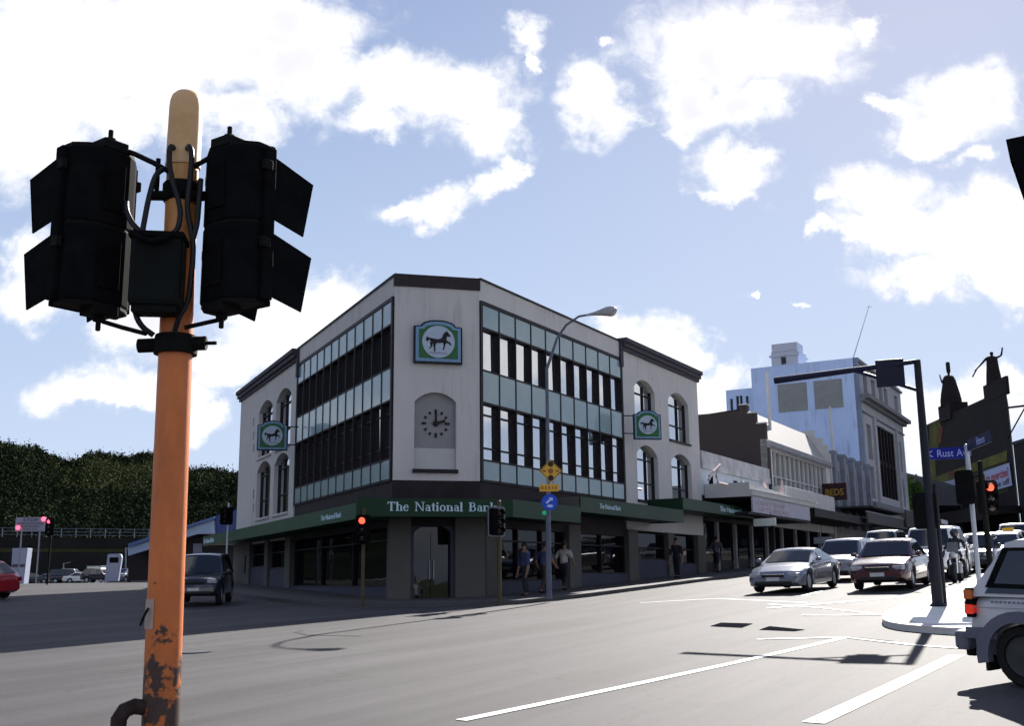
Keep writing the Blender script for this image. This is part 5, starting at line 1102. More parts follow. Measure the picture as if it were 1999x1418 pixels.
# ------------------------------------------------------------------ vehicles
def paint(name, c, metal=.0, rough=.35): return mat('paint_'+name, c, rough, metal=metal, var=.04, scale=3, coat=1.0)
PLASTIC = mat('bumper_plastic', (.02, .02, .022), .6, var=.15)
LAMPW = mat('headlamp_glass', (.30, .31, .34), .12, var=.1, coat=1); LAMPR = mat('tail_lamp', (.25, .012, .010), .2, var=.15, coat=1); LAMPO = mat('indicator_lamp', (.5, .12, .02), .2, coat=1)
PLATE = mat('number_plate', (.45, .45, .45), .5)
SPECS = {
 'sedan': dict(L=4.6, W=1.74, zb=.22, r=.31, wx=(1.36, -1.30), top=[(-2.3, .70), (-2.22, .92), (-1.5, .98), (0, .95), (.95, .93), (1.6, .86), (2.12, .74), (2.3, .56)], gh=(.98, .25, -.80, -1.55), zr=1.41, zg=.93),
 'coupe': dict(L=4.35, W=1.76, zb=.18, r=.32, wx=(1.32, -1.26), top=[(-2.18, .68), (-2.05, .88), (-1.4, .93), (0, .90), (.80, .86), (1.5, .76), (2.0, .62), (2.18, .46)], gh=(.85, .05, -.62, -1.55), zr=1.25, zg=.87),
 'wagon': dict(L=4.55, W=1.70, zb=.22, r=.31, wx=(1.38, -1.28), top=[(-2.27, .62), (-2.25, .95), (0, .97), (1.05, .95), (1.7, .86), (2.1, .76), (2.27, .56)], gh=(1.08, .35, -1.75, -2.20), zr=1.47, zg=.95),
 'hatch': dict(L=3.8, W=1.64, zb=.22, r=.29, wx=(1.22, -1.16), top=[(-1.9, .6), (-1.86, .90), (0, .94), (.85, .92), (1.35, .84), (1.72, .74), (1.9, .55)], gh=(.92, .25, -1.15, -1.80), zr=1.43, zg=.92),
 'suv': dict(L=4.7, W=1.80, zb=.34, r=.37, wx=(1.42, -1.34), top=[(-2.35, .70), (-2.33, 1.08), (0, 1.10), (.95, 1.08), (1.8, 1.0), (2.2, .92), (2.35, .70)], gh=(1.0, .42, -1.75, -2.27), zr=1.76, zg=1.08),
 'van': dict(L=4.5, W=1.70, zb=.30, r=.32, wx=(1.50, -1.25), top=[(-2.25, .70), (-2.22, 1.06), (0, 1.06), (1.6, 1.06), (2.0, .98), (2.2, .80), (2.25, .6)], gh=(1.75, 1.10, -2.0, -2.18), zr=1.86, zg=1.06),
 'fourwd': dict(L=4.1, W=1.80, zb=.34, r=.37, wx=(1.30, -1.30), top=[(-2.05, .70), (-2.03, 1.08), (0, 1.10), (.85, 1.08), (1.6, 1.0), (1.95, .92), (2.05, .70)], gh=(.9, .35, -1.52, -1.98), zr=1.74, zg=1.08),
 'truck': dict(L=5.0, W=1.80, zb=.36, r=.36, wx=(1.5, -1.4), top=[(-2.5, .72), (-2.48, 1.12), (0, 1.12), (1.2, 1.1), (1.9, 1.0), (2.35, .9), (2.5, .7)], gh=(1.15, .55, -2.2, -2.42), zr=1.85, zg=1.10)}
def lerpl(tab, x):
    if x <= tab[0][0]: return tab[0][1]
    for (a, p), (b, q_) in zip(tab, tab[1:]):
        if x <= b: return p+(q_-p)*(x-a)/(b-a)
    return tab[-1][1]
def orient(root, x, y, hd, dz=0):
    z = gn(x, y); f = V((sin(hd), cos(hd), 0)); f = (f-z*f.dot(z)).normalized(); l_ = z.cross(f)
    root.matrix_world = Mx((f, l_, z)).transposed().to_4x4(); root.location = (x, y, G(x, y)+.01+dz)
def car(name, label, kind, pm, x=0, y=0, hd=0, group='cars queued along the avenue', detail=2, roofm=None, cat='car'):
    S = SPECS[kind]; L, W, zb, r = S['L'], S['W'], S['zb'], S['r']; hw = W/2
    root = thing(name, label, cat, (0, 0, 0), group)
    ar = r+.055; xs_ = set([-L/2+L*i/40 for i in range(41)])
    for w_ in S['wx']:
        for k in range(13): xs_.add(w_+ar*cos(pi*k/12))
    for e in (.03, .08, .15): xs_.add(L/2-e); xs_.add(-L/2+e)
    xs_ = sorted(xs_); mb = MB(); rings = []
    for X in xs_:
        d_ = L/2-abs(X); w = hw*(1-.03*(2*abs(X)/L)**4)
        if d_ < .45: w *= 1-.20*(1-d_/.45)**2
        zt = lerpl(S['top'], X); b = zb+(.10*(1-d_/.25) if d_ < .25 else 0); zl = b+.04
        for q_ in S['wx']:
            if abs(X-q_) < ar: zl = max(zl, r+sqrt(max(0, ar*ar-(X-q_)**2)))
        b2 = max(b, zl-.04) if zl > b+.05 else b
        zm = max(b+(zt-b)*.45, zl+.02); zs = max(zt-.09, zm+.02); zt = max(zt, zs+.02)
        half = [(0, b2), (w*.80, b2), (w*.965, zl), (w, zm), (w*.985, (zm+zs)/2), (w*.955, zs), (w*.86, zt-.015), (w*.5, zt+.02), (0, zt+.03)]
        rings.append([V((X, yy, zz)) for yy, zz in half]+[V((X, -yy, zz)) for yy, zz in reversed(half[1:-1])])
    n = len(rings[0]); vs = [p for rg in rings for p in rg]
    fs = [(i*n+j, i*n+(j+1) % n, (i+1)*n+(j+1) % n, (i+1)*n+j) for i in range(len(rings)-1) for j in range(n)]+[tuple(range(n)), tuple((len(rings)-1)*n+j for j in reversed(range(n)))]
    mb.add(vs, fs)
    # greenhouse
    a, b, c, d = S['gh']; zg, zr = S['zg']-.02, S['zr']; zd = lerpl(S['top'], d)-.03; wb, wr = hw*.93, hw*.74
    def cab(ins=0.):
        rows = []
        K = 5
        prof = [(a, zg, wb)]+[(a+(b-a)*t, zg+(zr-.05-zg)*t, wb+(wr-wb)*t) for t in (.5, .88)]+[(b, zr-.03, wr), (b-.15, zr, wr*.97), ((b+c)/2, zr+.025, wr*.97), (c+.12, zr, wr*.97), (c, zr-.03, wr)]+[(c+(d-c)*t, zr-.05+(zd-zr+.05)*t, wr+(wb-wr)*t) for t in (.12, .5)]+[(d, zd, wb*.97)]
        return prof
    pf = cab(); vs = []; m_ = 7
    for (X, Z, w) in pf:
        for j in range(m_):
            t = -1+2*j/(m_-1); bul = (1-t*t); vs.append(V((X+(.07*bul if X > (b+a)/2-.3 and X > b-.05 else (-.05*bul if X < c+.01 else 0)), t*w, Z+(.035*bul if b >= X >= c else 0))))
    k = len(pf); fs = [(i*m_+j, i*m_+j+1, (i+1)*m_+j+1, (i+1)*m_+j) for i in range(k-1) for j in range(m_-1)]
    cabm = MB(); cabm.add(vs, fs)
    for sd in (0, m_-1):       # side skins down to the belt line
        side_pts = [vs[i*m_+sd] for i in range(k)]
        base = [V((p.x, (wb if sd else -wb), min(p.z, zg-.0))) for p in side_pts]
        cabm.add(side_pts+[V((q.x, q.y*1.0, min(zg, q.z))) for q in base], [(i, i+1, k+i+1, k+i) for i in range(k-1)])
    if roofm is None:
        o_ = len(mb.v); mb.v += cabm.v; mb.f += [[i+o_ for i in f] for f in cabm.f]; mb.mi += cabm.mi
        body = mb.build('body', pm, root, smooth=35)
    else:
        rf = MB(); rf.add(cabm.v, [f for f in cabm.f if all(c-.02 <= cabm.v[i].x <= b+.02 and cabm.v[i].z > zr-.08 for i in f)])
        o_ = len(mb.v); mb.v += cabm.v; mb.f += [[i+o_ for i in f] for f in cabm.f if not all(c-.02 <= cabm.v[i].x <= b+.02 and cabm.v[i].z > zr-.08 for i in f)]; mb.mi = [0]*len(mb.f)
        body = mb.build('body', pm, root, smooth=35); rf.build('roof', roofm, root, smooth=35)
    def patch(p00, p10, p11, p01, u0, u1, v0, v1, off, bx=0.):
        P_ = lambda u, v: (p00*(1-u)+p10*u)*(1-v)+(p01*(1-u)+p11*u)*v
        nn = (p10-p00).cross(p01-p00).normalized(); K = 6; vv = []
        for i in range(K+1):
            for j in range(3):
                u = u0+(u1-u0)*i/K; v = v0+(v1-v0)*j/2; t = 2*u-1; vv.append(P_(u, v)+nn*off+V((bx*(1-t*t), 0, 0)))
        mm = MB(); mm.add(vv, [(i*3+j, (i+1)*3+j, (i+1)*3+j+1, i*3+j+1) for i in range(K) for j in range(2)]); return mm
    mm = patch(V((a, -wb, zg)), V((a, wb, zg)), V((b, wr, zr-.03)), V((b, -wr, zr-.03)), .06, .94, .10, .93, .016, .07); mm.build('windscreen', GLASS_C, root, smooth=60)
    mm = patch(V((d, wb*.97, zd)), V((d, -wb*.97, zd)), V((c, -wr, zr-.03)), V((c, wr, zr-.03)), .08, .92, .16, .90, .016, -.05); mm.build('rear_window', GLASS_C, root, smooth=60)
    def tz(X): return a+(X-0)  # helper unused
    zt_, zbm = zr-.09, zg+.04
    def xf(z): return a+(b-a)*(z-zg)/(zr-.03-zg)
    def xr(z): return d+(c-d)*(z-zd)/(zr-.03-zd)
    def wy(z): return wb+(wr-wb)*(z-zg)/(zr-.03-zg)
    f0, f1, r0, r1 = xf(zbm)-.14, xf(zt_)-.12, xr(max(zbm, zd+.02))+.20, xr(zt_)+.14
    mids = [.08] if kind in ('coupe',) else ([-.02, -.92] if kind in ('wagon', 'suv', 'van', 'truck') else [-.02])
    cutsx = [None]+mids+[None]
    for s_ in (1, -1):
        segs = []
        for i in range(len(mids)+1):
            tf = (f0, f1) if i == 0 else (mids[i-1]-.05, mids[i-1]-.05); tr_ = (r0, r1) if i == len(mids) else (mids[i]+.04, mids[i]+.04)
            if tf[1]-tr_[1] < .12: continue
            q = [V((tf[0], s_*(wy(zbm)+.014), zbm)), V((tr_[0], s_*(wy(zbm)+.014), zbm)), V((tr_[1], s_*(wy(zt_)+.014), zt_)), V((tf[1], s_*(wy(zt_)+.014), zt_))]
            mm = MB(); mm.add(q, [(0, 1, 2, 3) if s_ < 0 else (3, 2, 1, 0)]); mm.build('side_window', GLASS_C, root)
    for w_ in S['wx']:
        for s_ in (1, -1):
            mm = MB(); mm.lathe([(r*.62, -.10), (r*.93, -.10), (r, -.07), (r, .05), (r*.93, .09), (r*.68, .095), (r*.66, .05)], (w_, s_*(hw-.13), r), (0, s_, 0), 22); wh = mm.build('wheel', RUBBER, root, smooth=50)
            mm = MB(); mm.lathe([(r*.66, .045), (r*.64, .075), (r*.55, .06), (r*.2, .085), (.03, .09)], (w_, s_*(hw-.13), r), (0, s_, 0), 20)
            mm.build('rim', GALV, wh, smooth=40)
    zf = lerpl(S['top'], L/2-.12)
    for s_ in (1, -1):
        mm = MB(); mm.box((L/2-.13, s_*hw*.68, zf-.04), (.20, hw*.36, .12), Mx.Rotation(R(-16*s_), 3, 'Z')); mm.build('headlight', LAMPW, root, bevel=.025)
        zk = lerpl(S['top'], -L/2+.1)
        mm = MB(); mm.box((-L/2+.07, s_*hw*.74, zk-.16), (.14, hw*.28, .16), Mx.Rotation(R(12*s_), 3, 'Z')); mm.build('tail_light', LAMPR, root, bevel=.02)
        mm = MB(); mm.ball((a-.22, s_*(hw+.07), zg+.10), (.05, .10, .065), 8, 6); mm.box((a-.22, s_*(hw-.02), zg+.05), (.05, .14, .03)); mm.build('mirror', pm, root, smooth=50)
    mm = MB(); mm.box((L/2-.02, 0, zf-.06), (.07, hw*.78, .10)); mm.build('grille', PLASTIC, root, bevel=.015)
    mm = MB(); mm.box((L/2-.03, 0, zb+.13), (.08, hw*1.3, .10)); mm.build('lower_intake', PLASTIC, root, bevel=.02)
    mm = MB(); mm.box((L/2+.012, 0, zb+.24), (.02, .40, .11)); mm.build('number_plate', PLATE, root)
    mm = MB(); mm.box((-.1, 0, zb+.10), (L*.62, W*.86, .16)); mm.build('underbody', BLACKM, root)
    orient(root, x, y, hd)
    return root
HDN = aR+pi       # facing down the avenue, towards the camera
SILV = paint('silver', (.15, .16, .20), .35, .3); MARO = paint('maroon', (.055, .012, .016), .2, .25); WHT = paint('white', (.70, .70, .70)); GREYP = paint('grey', (.22, .23, .26), .5); BLK = paint('black', (.012, .012, .016)); BLUP = paint('blue', (.03, .05, .13), .3); CHAMP = paint('pale_silver', (.52, .53, .55), .6); REDP = paint('red', (.42, .015, .03), .1); NAVY = paint('navy', (.012, .014, .028), .2)
car('silver_coupe', 'low silver coupe waiting first in the lane nearer the bank', 'coupe', SILV, 8.9, 34.6, HDN+R(3))
car('maroon_sedan', 'dark maroon sedan with sun flare on its bonnet first in the kerb lane', 'sedan', MARO, 11.6, 33.6, HDN)
car('silver_wagon', 'silver station wagon stopped directly behind the silver coupe', 'wagon', SILV, 12.45, 41.0, HDN)
car('white_van', 'large white wagon behind the maroon sedan and the mast arm pole', 'suv', WHT, 14.85, 38.6, HDN+R(2))
car('grey_hatchback', 'grey hatchback behind the silver wagon close to the shops', 'sedan', GREYP, 15.3, 48.3, HDN)
car('grey_wagon', 'grey station wagon further up the lane near the shops', 'suv', GREYP, 18.0, 53.0, HDN)
car('pale_hatchback', 'pale silver hatchback with roof glare far up the lane near the shops', 'hatch', CHAMP, 20.7, 57.5, HDN)
car('white_sedan', 'white sedan in the kerb lane behind the white wagon', 'sedan', WHT, 17.0, 42.6, HDN)
car('silver_hatchback', 'silver hatchback in the kerb lane beyond the white sedan', 'hatch', CHAMP, 21.4, 49.0, HDN)
car('white_hatchback', 'small white hatchback above the roof of the white four wheel drive', 'hatch', WHT, 23.0, 53.5, HDN)
cx_ = car('taxi', 'white taxi with yellow roof sign at the crest of the kerb lane', 'wagon', WHT, 26.5, 58.3, HDN)
mm = MB(); mm.box((.1, 0, 1.57), (.18, .55, .16)); o_ = mm.build('roof_sign', mat('taxi_yellow', (.75, .42, .03), .5), None); o_.parent = cx_
car('silver_van', 'tall silver van at the far right of the queue', 'van', CHAMP, 24.6, 50.3, HDN)
car('dark_sedan', 'dark sedan far up the avenue beyond the taxi', 'sedan', NAVY, 30.5, 65, HDN)
car('white_truck', 'white four wheel drive at the top of the queue', 'truck', WHT, 28.3, 61.5, HDN)
car('black_hatchback', 'black hatchback glinting just above the white four wheel drive roof', 'hatch', BLK, 18.6, 43.8, HDN)
car('silver_sedan', 'silver sedan beside the white hatchback at the right end of the queue', 'sedan', CHAMP, 20.9, 46.6, HDN)
car('blue_sedan', 'dark blue sedan between the silver hatchback and the taxi', 'sedan', BLUP, 23.6, 55.6, HDN)
car('cream_hatchback', 'cream hatchback close to the shops near the hotel', 'hatch', WHT, 25.0, 64.5, HDN)
# four wheel drive in the right foreground
c = gpt(1990, 1347); hx_ = R(143)
S_ = SPECS['fourwd']; fx_, fy_ = sin(hx_), cos(hx_)
fw = car('four_wheel_drive', 'white four wheel drive with grey flares cut off by the right edge', 'fourwd', paint('off_white', (.47, .47, .49), 0, .4), 0, 0, 0, group='cars waiting on the near road')
FLARE = mat('flare_grey', (.10, .105, .14), .55, var=.1)
def loc(par, mm, nm, m, **k):
    o = mm.build(nm, m, None, **k); o.parent = par; o.location = WL[o.name]; return o
for s_ in (1, -1):
    for w_ in S_['wx']:
        mm = MB(); r_ = S_['r']+.03; K = 16; pts = [(w_+r_*1.0*cos(R(-12+204*i/K)), S_['r']+r_*sin(R(-12+204*i/K))) for i in range(K+1)]; po = [(w_+(r_+.16)*cos(R(-12+204*i/K)), S_['r']+(r_+.13)*sin(R(-12+204*i/K))) for i in range(K+1)]
        y0 = s_*(S_['W']/2-.05); y1 = s_*(S_['W']/2+.06); vs = [V((x_, y1, z_)) for x_, z_ in pts]+[V((x_, y1-.02*s_, z_)) for x_, z_ in po]+[V((x_, y0, z_)) for x_, z_ in pts]+[V((x_, y0, z_)) for x_, z_ in po]; n = K+1
        mm.add(vs, [(i, i+1, n+i+1, n+i) for i in range(K)]+[(i, i+1, 2*n+i+1, 2*n+i) for i in range(K)]+[(n+i, n+i+1, 3*n+i+1, 3*n+i) for i in range(K)]); loc(fw, mm, 'wheel_flare', FLARE, smooth=40)
    mm = MB(); mm.box((-1.95, s_*.775, .98), (.10, .20, .36), Mx.Rotation(R(0), 3, 'Z')); loc(fw, mm, 'tail_lamp_cluster', BLACK, bevel=.02)
    for z_, m_ in ((1.08, LAMPO), (.90, mat('lit_tail_lamp', (.55, .03, .02), .25, emit=(1, .05, .02), estr=.12))):
        mm = MB(); mm.box((-1.955, s_*.775, z_), (.11, .212, .12)); loc(fw, mm, 'tail_lamp', m_, bevel=.012)
    mm = MB(); mm.box((-1.80, s_*(.895), .62), (.40, .03, .14)); loc(fw, mm, 'rear_trim', FLARE, bevel=.01)
    # black surround of the rear side window
    mm = MB(); q = [(-1.74, 1.17), (-1.54, 1.65), (-.42, 1.66), (-.42, 1.15)]
    wy_ = lambda z: .837+(.666-.837)*(z-1.06)/(1.73-1.06)+.022
    mm.add([V((x_, s_*wy_(z_), z_)) for x_, z_ in q], [(0, 1, 2, 3)]); loc(fw, mm, 'window_surround', BLACK)
    mm = MB(); q = [(-1.62, 1.22), (-1.46, 1.61), (-.50, 1.62), (-.50, 1.20)]; mm.add([V((x_, s_*(wy_(z_)+.006), z_)) for x_, z_ in q], [(0, 1, 2, 3)]); loc(fw, mm, 'side_window', GLASS_C)
mm = MB(); mm.box((-2.08, 0, .52), (.20, 1.78, .24)); loc(fw, mm, 'rear_bumper', FLARE, bevel=.05)
mm = MB(); mm.box((-2.05, 0, .38), (.12, 1.5, .12)); loc(fw, mm, 'tow_bar', BLACKM, bevel=.02)
mm = MB(); mm.box((-1.78, -.72, .30), (.04, .26, .26)); loc(fw, mm, 'mud_flap', RUBBER)
mm = MB()
for i in range(11): mm.box((-1.62+i*.055, -.905, 1.00), (.035, .008, .026))
loc(fw, mm, 'side_lettering', mat('side_letter_grey', (.16, .17, .19), .5))
mm = MB(); mm.box((-.4, -.899, .93), (3.0, .006, .008)); loc(fw, mm, 'door_crease', GREYP)
wl = V((S_['wx'][1], -S_['W']/2+.1, 0)); ox = c[0]-(wl.x*fx_+wl.y*(-fy_)); oy = c[1]-(wl.x*fy_+wl.y*fx_)
fw_left = V((-fy_, fx_))
ox = c[0]-wl.x*fx_-wl.y*fw_left.x; oy = c[1]-wl.x*fy_-wl.y*fw_left.y
orient(fw, ox, oy, hx_); fw.scale = (.93, .93, .93)
for ch_ in fw.children:
    for g2 in ch_.children:
        if g2.name.startswith('rim'): g2.data.materials[0] = mat('dark_rim', (.05, .05, .055), .5, metal=.4)
# vehicles on the left street
p = gpt(392, 1186); car('dark_van', 'dark four wheel drive van with white roof facing out beside the orange pole', 'suv', NAVY, p[0]-.55, p[1]+2.1, R(172), 'vehicles on the left street', roofm=WHT, cat='van').scale = (.9, .9, .9)
p = gpt(0, 1172); car('red_hatchback', 'shiny red car leaving at the left edge', 'hatch', REDP, p[0]-1.65, p[1]+.6, R(-78), 'vehicles on the left street')
base = None
lots = [(248, 1152, 'sedan', SILV, 115, 20), (284, 1154, 'suv', NAVY, 108, 170), (66, 1144, 'hatch', NAVY, 160, 60), (95, 1144, 'sedan', GREYP, 170, 80), (130, 1144, 'van', NAVY, 150, 90), (157, 1144, 'sedan', WHT, 150, 75), (178, 1144, 'hatch', SILV, 155, 70), (194, 1144, 'suv', NAVY, 140, 100), (40, 1144, 'sedan', BLK, 165, 95), (112, 1145, 'hatch', SILV, 172, 85)]
names = ['silver car parked just left of the orange pole beneath the bridge', 'dark wagon half hidden by the orange pole beneath the bridge', 'small dark hatchback far under the bridge on the left', 'grey sedan far under the bridge', 'dark van far under the bridge beside the thin post', 'white sedan far under the bridge near the white wall', 'pale hatchback far under the bridge beside the white wall', 'dark wagon just left of the white sign pylon', 'black car far under the bridge next to the white block', 'small silver car in the middle of the far car park']
for (px_, py_, kd, pm_, Y_, h_), lb in zip(lots, names):
    q = at(px_, py_, Y_); car('parked_car', lb, kd, pm_, q.x, q.y, R(h_), 'cars parked under the bridge')

# ------------------------------------------------------------------ left street
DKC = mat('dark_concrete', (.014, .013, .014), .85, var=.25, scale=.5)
q0, q1 = at(-60, 1036, 118), at(420, 1058, 122)
zt_, zb_ = at(150, 1042, 120).z, at(150, 1066, 120).z
br = thing('overbridge', 'dark road bridge with pale railing crossing the left street', 'bridge', ((q0.x+q1.x)/2, 120, 1.6))
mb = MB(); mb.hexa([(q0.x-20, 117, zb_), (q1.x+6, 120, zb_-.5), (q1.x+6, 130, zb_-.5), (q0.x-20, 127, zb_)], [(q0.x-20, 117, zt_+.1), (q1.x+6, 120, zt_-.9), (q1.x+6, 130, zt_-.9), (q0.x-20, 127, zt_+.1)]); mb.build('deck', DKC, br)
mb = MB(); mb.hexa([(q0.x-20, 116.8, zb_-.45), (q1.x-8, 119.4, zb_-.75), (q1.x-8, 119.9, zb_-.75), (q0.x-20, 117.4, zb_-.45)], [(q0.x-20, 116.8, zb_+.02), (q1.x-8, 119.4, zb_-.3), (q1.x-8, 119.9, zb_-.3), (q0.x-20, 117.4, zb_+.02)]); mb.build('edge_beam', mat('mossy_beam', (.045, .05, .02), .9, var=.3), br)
RAIL = mat('bridge_rail', (.10, .12, .16), .6, var=.2)
for dz in (.25, .6, .95): mb = MB(); mb.tube([(q0.x-20, 116.9, zt_+.1+dz), (q1.x+6, 119.9, zt_-.9+dz)], .04, 6); mb.build('rail', RAIL, br)
for i in range(34):
    t = i/33; x_ = q0.x-20+(q1.x+26-q0.x)*t; mb = MB(); mb.box((x_, 116.9+3*t, zt_+.1-t+.5), (.06, .06, 1.0)); mb.build('rail_post', RAIL, br)
for px_ in (-30, 262): x_ = at(px_, 1100, 122).x; mb = MB(); mb.box((x_, 123, 3), (1.2, 3, 4.6)); mb.build('pier', DKC, br)
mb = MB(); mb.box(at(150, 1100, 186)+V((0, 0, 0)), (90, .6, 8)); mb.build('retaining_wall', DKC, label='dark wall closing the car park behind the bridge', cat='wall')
# stop board with wig-wag lamps
c = at(60, 1024, 70); sb_ = thing('stop_sign_board', 'white STOP board with red flashing lamps at its corners before the bridge', 'sign', (c.x, c.y, c.z-.45))
w_, h_ = 60/2142*70, 27/2142*70
mb = MB(); mb.box(c, (w_, .06, h_)); mb.build('board', mat('stop_board', (.24, .25, .32), .6, var=.06), sb_)
INK = mat('stop_board_ink', (.07, .06, .09), .7)
for t, z_, hh, wd in (('STOP', .17, .30, 1.0), ('WHEN LIGHTS FLASHING', -.02, .17, 1.7), ('FIRE STATION', -.2, .15, 1.2), ('DO NOT STOP', -.37, .15, .9)):
    me = text_mesh(t, hh, .002, bold=.004); x1 = max(v.co.x for v in me.vertices)
    for v in me.vertices: v.co.x *= wd/x1
    mb = MB(); mb.bake(me, frame_mx(c+V((-wd/2, -.035, z_)), (1, 0, 0), (0, 0, 1))); mb.build('lettering', INK, sb_)
for (px_, py_) in ((85, 1014), (35, 1031)):
    q = at(px_, py_, 69.9); mb = MB(); mb.lathe([(.15, 0), (.13, .05), (.05, .09)], q, (0, -1, 0), 18); mb.build('warning_lamp', mat('lit_pink_lamp', (.6, .05, .1), .4, emit=(1, .09, .16), estr=1.2), sb_)
for a_ in (c.x-w_*.3, c.x+w_*.3): mb = MB(); mb.tube([(a_, c.y+.08, G(a_, c.y)), (a_, c.y+.08, c.z+h_/2)], .05, 8); mb.build('post', STEEL, sb_)
far_signal(97, 1029, 62, 'traffic signal showing red beside the STOP board on the left', lit=0, bw=.5, bh=1.0, litm=MATS['lit_pink_lamp'], polem=BLACKM)
# pylon sign, white block, posts
c = at(219, 1145, 104); py_ = thing('sign_pylon', 'pale sign pylon with rounded top and a dark slot under the bridge', 'sign', (c.x, c.y, G(c.x, c.y)))
zt2 = at(219, 1082, 104).z; hw_ = .62; mb = MB(); g_ = G(c.x, c.y)
mb.prism([(c.x-hw_-.15, c.y, g_), (c.x+hw_-.1, c.y, g_), (c.x+hw_+.12, c.y, zt2-.35), (c.x+hw_, c.y, zt2-.05), (c.x+hw_-.2, c.y, zt2), (c.x-hw_+.2, c.y, zt2), (c.x-hw_, c.y, zt2-.08)], (0, .35, 0)); mb.build('panel', mat('pylon_pale', (.27, .29, .38), .5, var=.06), py_)
mb = MB(); mb.box((c.x+.03, c.y-.02, zt2-.58), (.85, .05, .5)); mb.build('slot', BLACK, py_, bevel=.02)
c = at(36, 1105, 95); wbk = thing('white_block', 'pale rectangular kiosk standing behind the red car', 'kiosk', (c.x, c.y, G(c.x, c.y)))
z1 = at(36, 1071, 95).z; mb = MB(); mb.hexa([(c.x-.6, 95, 1.55), (c.x+.55, 95, 1.55), (c.x+.55, 96, 1.55), (c.x-.6, 96, 1.55)], [(c.x-.65, 95, z1), (c.x+.68, 95, z1), (c.x+.68, 96, z1), (c.x-.65, 96, z1)]); mb.build('body', MATS['pylon_pale'], wbk, bevel=.03)
mb = MB(); mb.box((c.x, 94.99, z1-1.5), (1.1, .03, .25)); mb.build('band', INK, wbk)
c = at(188, 1115, 175); wbl = thing('white_shed', 'small white shed at the back of the car park beneath the bridge', 'shed', (c.x, c.y, G(c.x, c.y)))
mb = MB(); mb.box((c.x, c.y, 2.8), (2.2, 2, 2.7)); mb.build('wall', WHITE, wbl); mb = MB(); mb.box((c.x, c.y, 4.2), (2.4, 2.2, .12)); mb.build('roof', STEEL, wbl)
for px_, y0, y1, Y_, lb in ((246, 1070, 1125, 118, 'slim lamp post beside the sign pylon under the bridge'), (124, 1100, 1140, 150, 'short blue grey post in the car park under the bridge')):
    a_, b_ = at(px_, y1, Y_), at(px_, y0, Y_); po = thing('post', lb, 'post', (a_.x, a_.y, G(a_.x, a_.y))); mb = MB(); mb.tube([(a_.x, a_.y, G(a_.x, a_.y)), (b_.x, b_.y, b_.z)], .09, 8); mb.build('shaft', STEEL, po); mb = MB(); mb.tube([(b_.x, b_.y, b_.z-.1), (b_.x+.9, b_.y, b_.z+.1)], .05, 6); mb.build('arm', STEEL, po)
# blue shed on the left street
c = at(400, 1050, 74); sh = thing('blue_shed', 'low blue shed with pale sloping fascia left of the bank', 'shed', (c.x, 74, G(c.x, 74)))
def P4(pts, Y_, dy): return [at(px_, py_, Y_) for px_, py_ in pts], V((0, dy, 0))
def slab(pts, Y_, dy, nm, m):
    mb = MB(); a_, e_ = P4(pts, Y_, dy); mb.prism(a_, e_); return mb.build(nm, m, sh)
slab([(250, 1086), (385, 1043), (419, 1043), (418, 1016), (250, 1070)], 74, .4, 'fascia', mat('shed_fascia', (.24, .31, .44), .6, var=.08, scale=.5))
slab([(250, 1069), (418, 1015), (418, 1009), (250, 1062)], 73.8, 9, 'roof', mat('shed_roof', (.07, .11, .24), .5, var=.1))
slab([(420, 1060), (475, 1060), (475, 992), (420, 1008)], 74.2, 8, 'wall', mat('shed_blue', (.04, .055, .17), .7, var=.15))
slab([(250, 1087), (384, 1044), (475, 1046), (475, 1160), (250, 1160)], 75.2, 6, 'back_wall', mat('shed_dark', (.018, .016, .02), .8, var=.2))
slab([(377, 1062), (394, 1062), (394, 1086), (377, 1086)], 75.1, .1, 'notice_panel', mat('shed_panel', (.14, .15, .22), .6))
# litter bin by the bank
p = FL_.p(23.4, 1.0, 0); g_ = G(p.x, p.y)+.12; bn = thing('litter_bin', 'dark litter bin against the far left end of the bank wall', 'bin', (p.x, p.y, g_))
mb = MB(); mb.lathe([(.28, 0), (.32, .1), (.34, .9), (.36, .92), (.36, 1.0)], (p.x, p.y, g_), (0, 0, 1), 16); mb.build('body', BLACK, bn, smooth=40)
mb = MB(); mb.lathe([(.37, 1.0), (.33, 1.16), (.18, 1.28), (.03, 1.3)], (p.x, p.y, g_), (0, 0, 1), 16); mb.build('lid', BLACKM, bn, smooth=40)

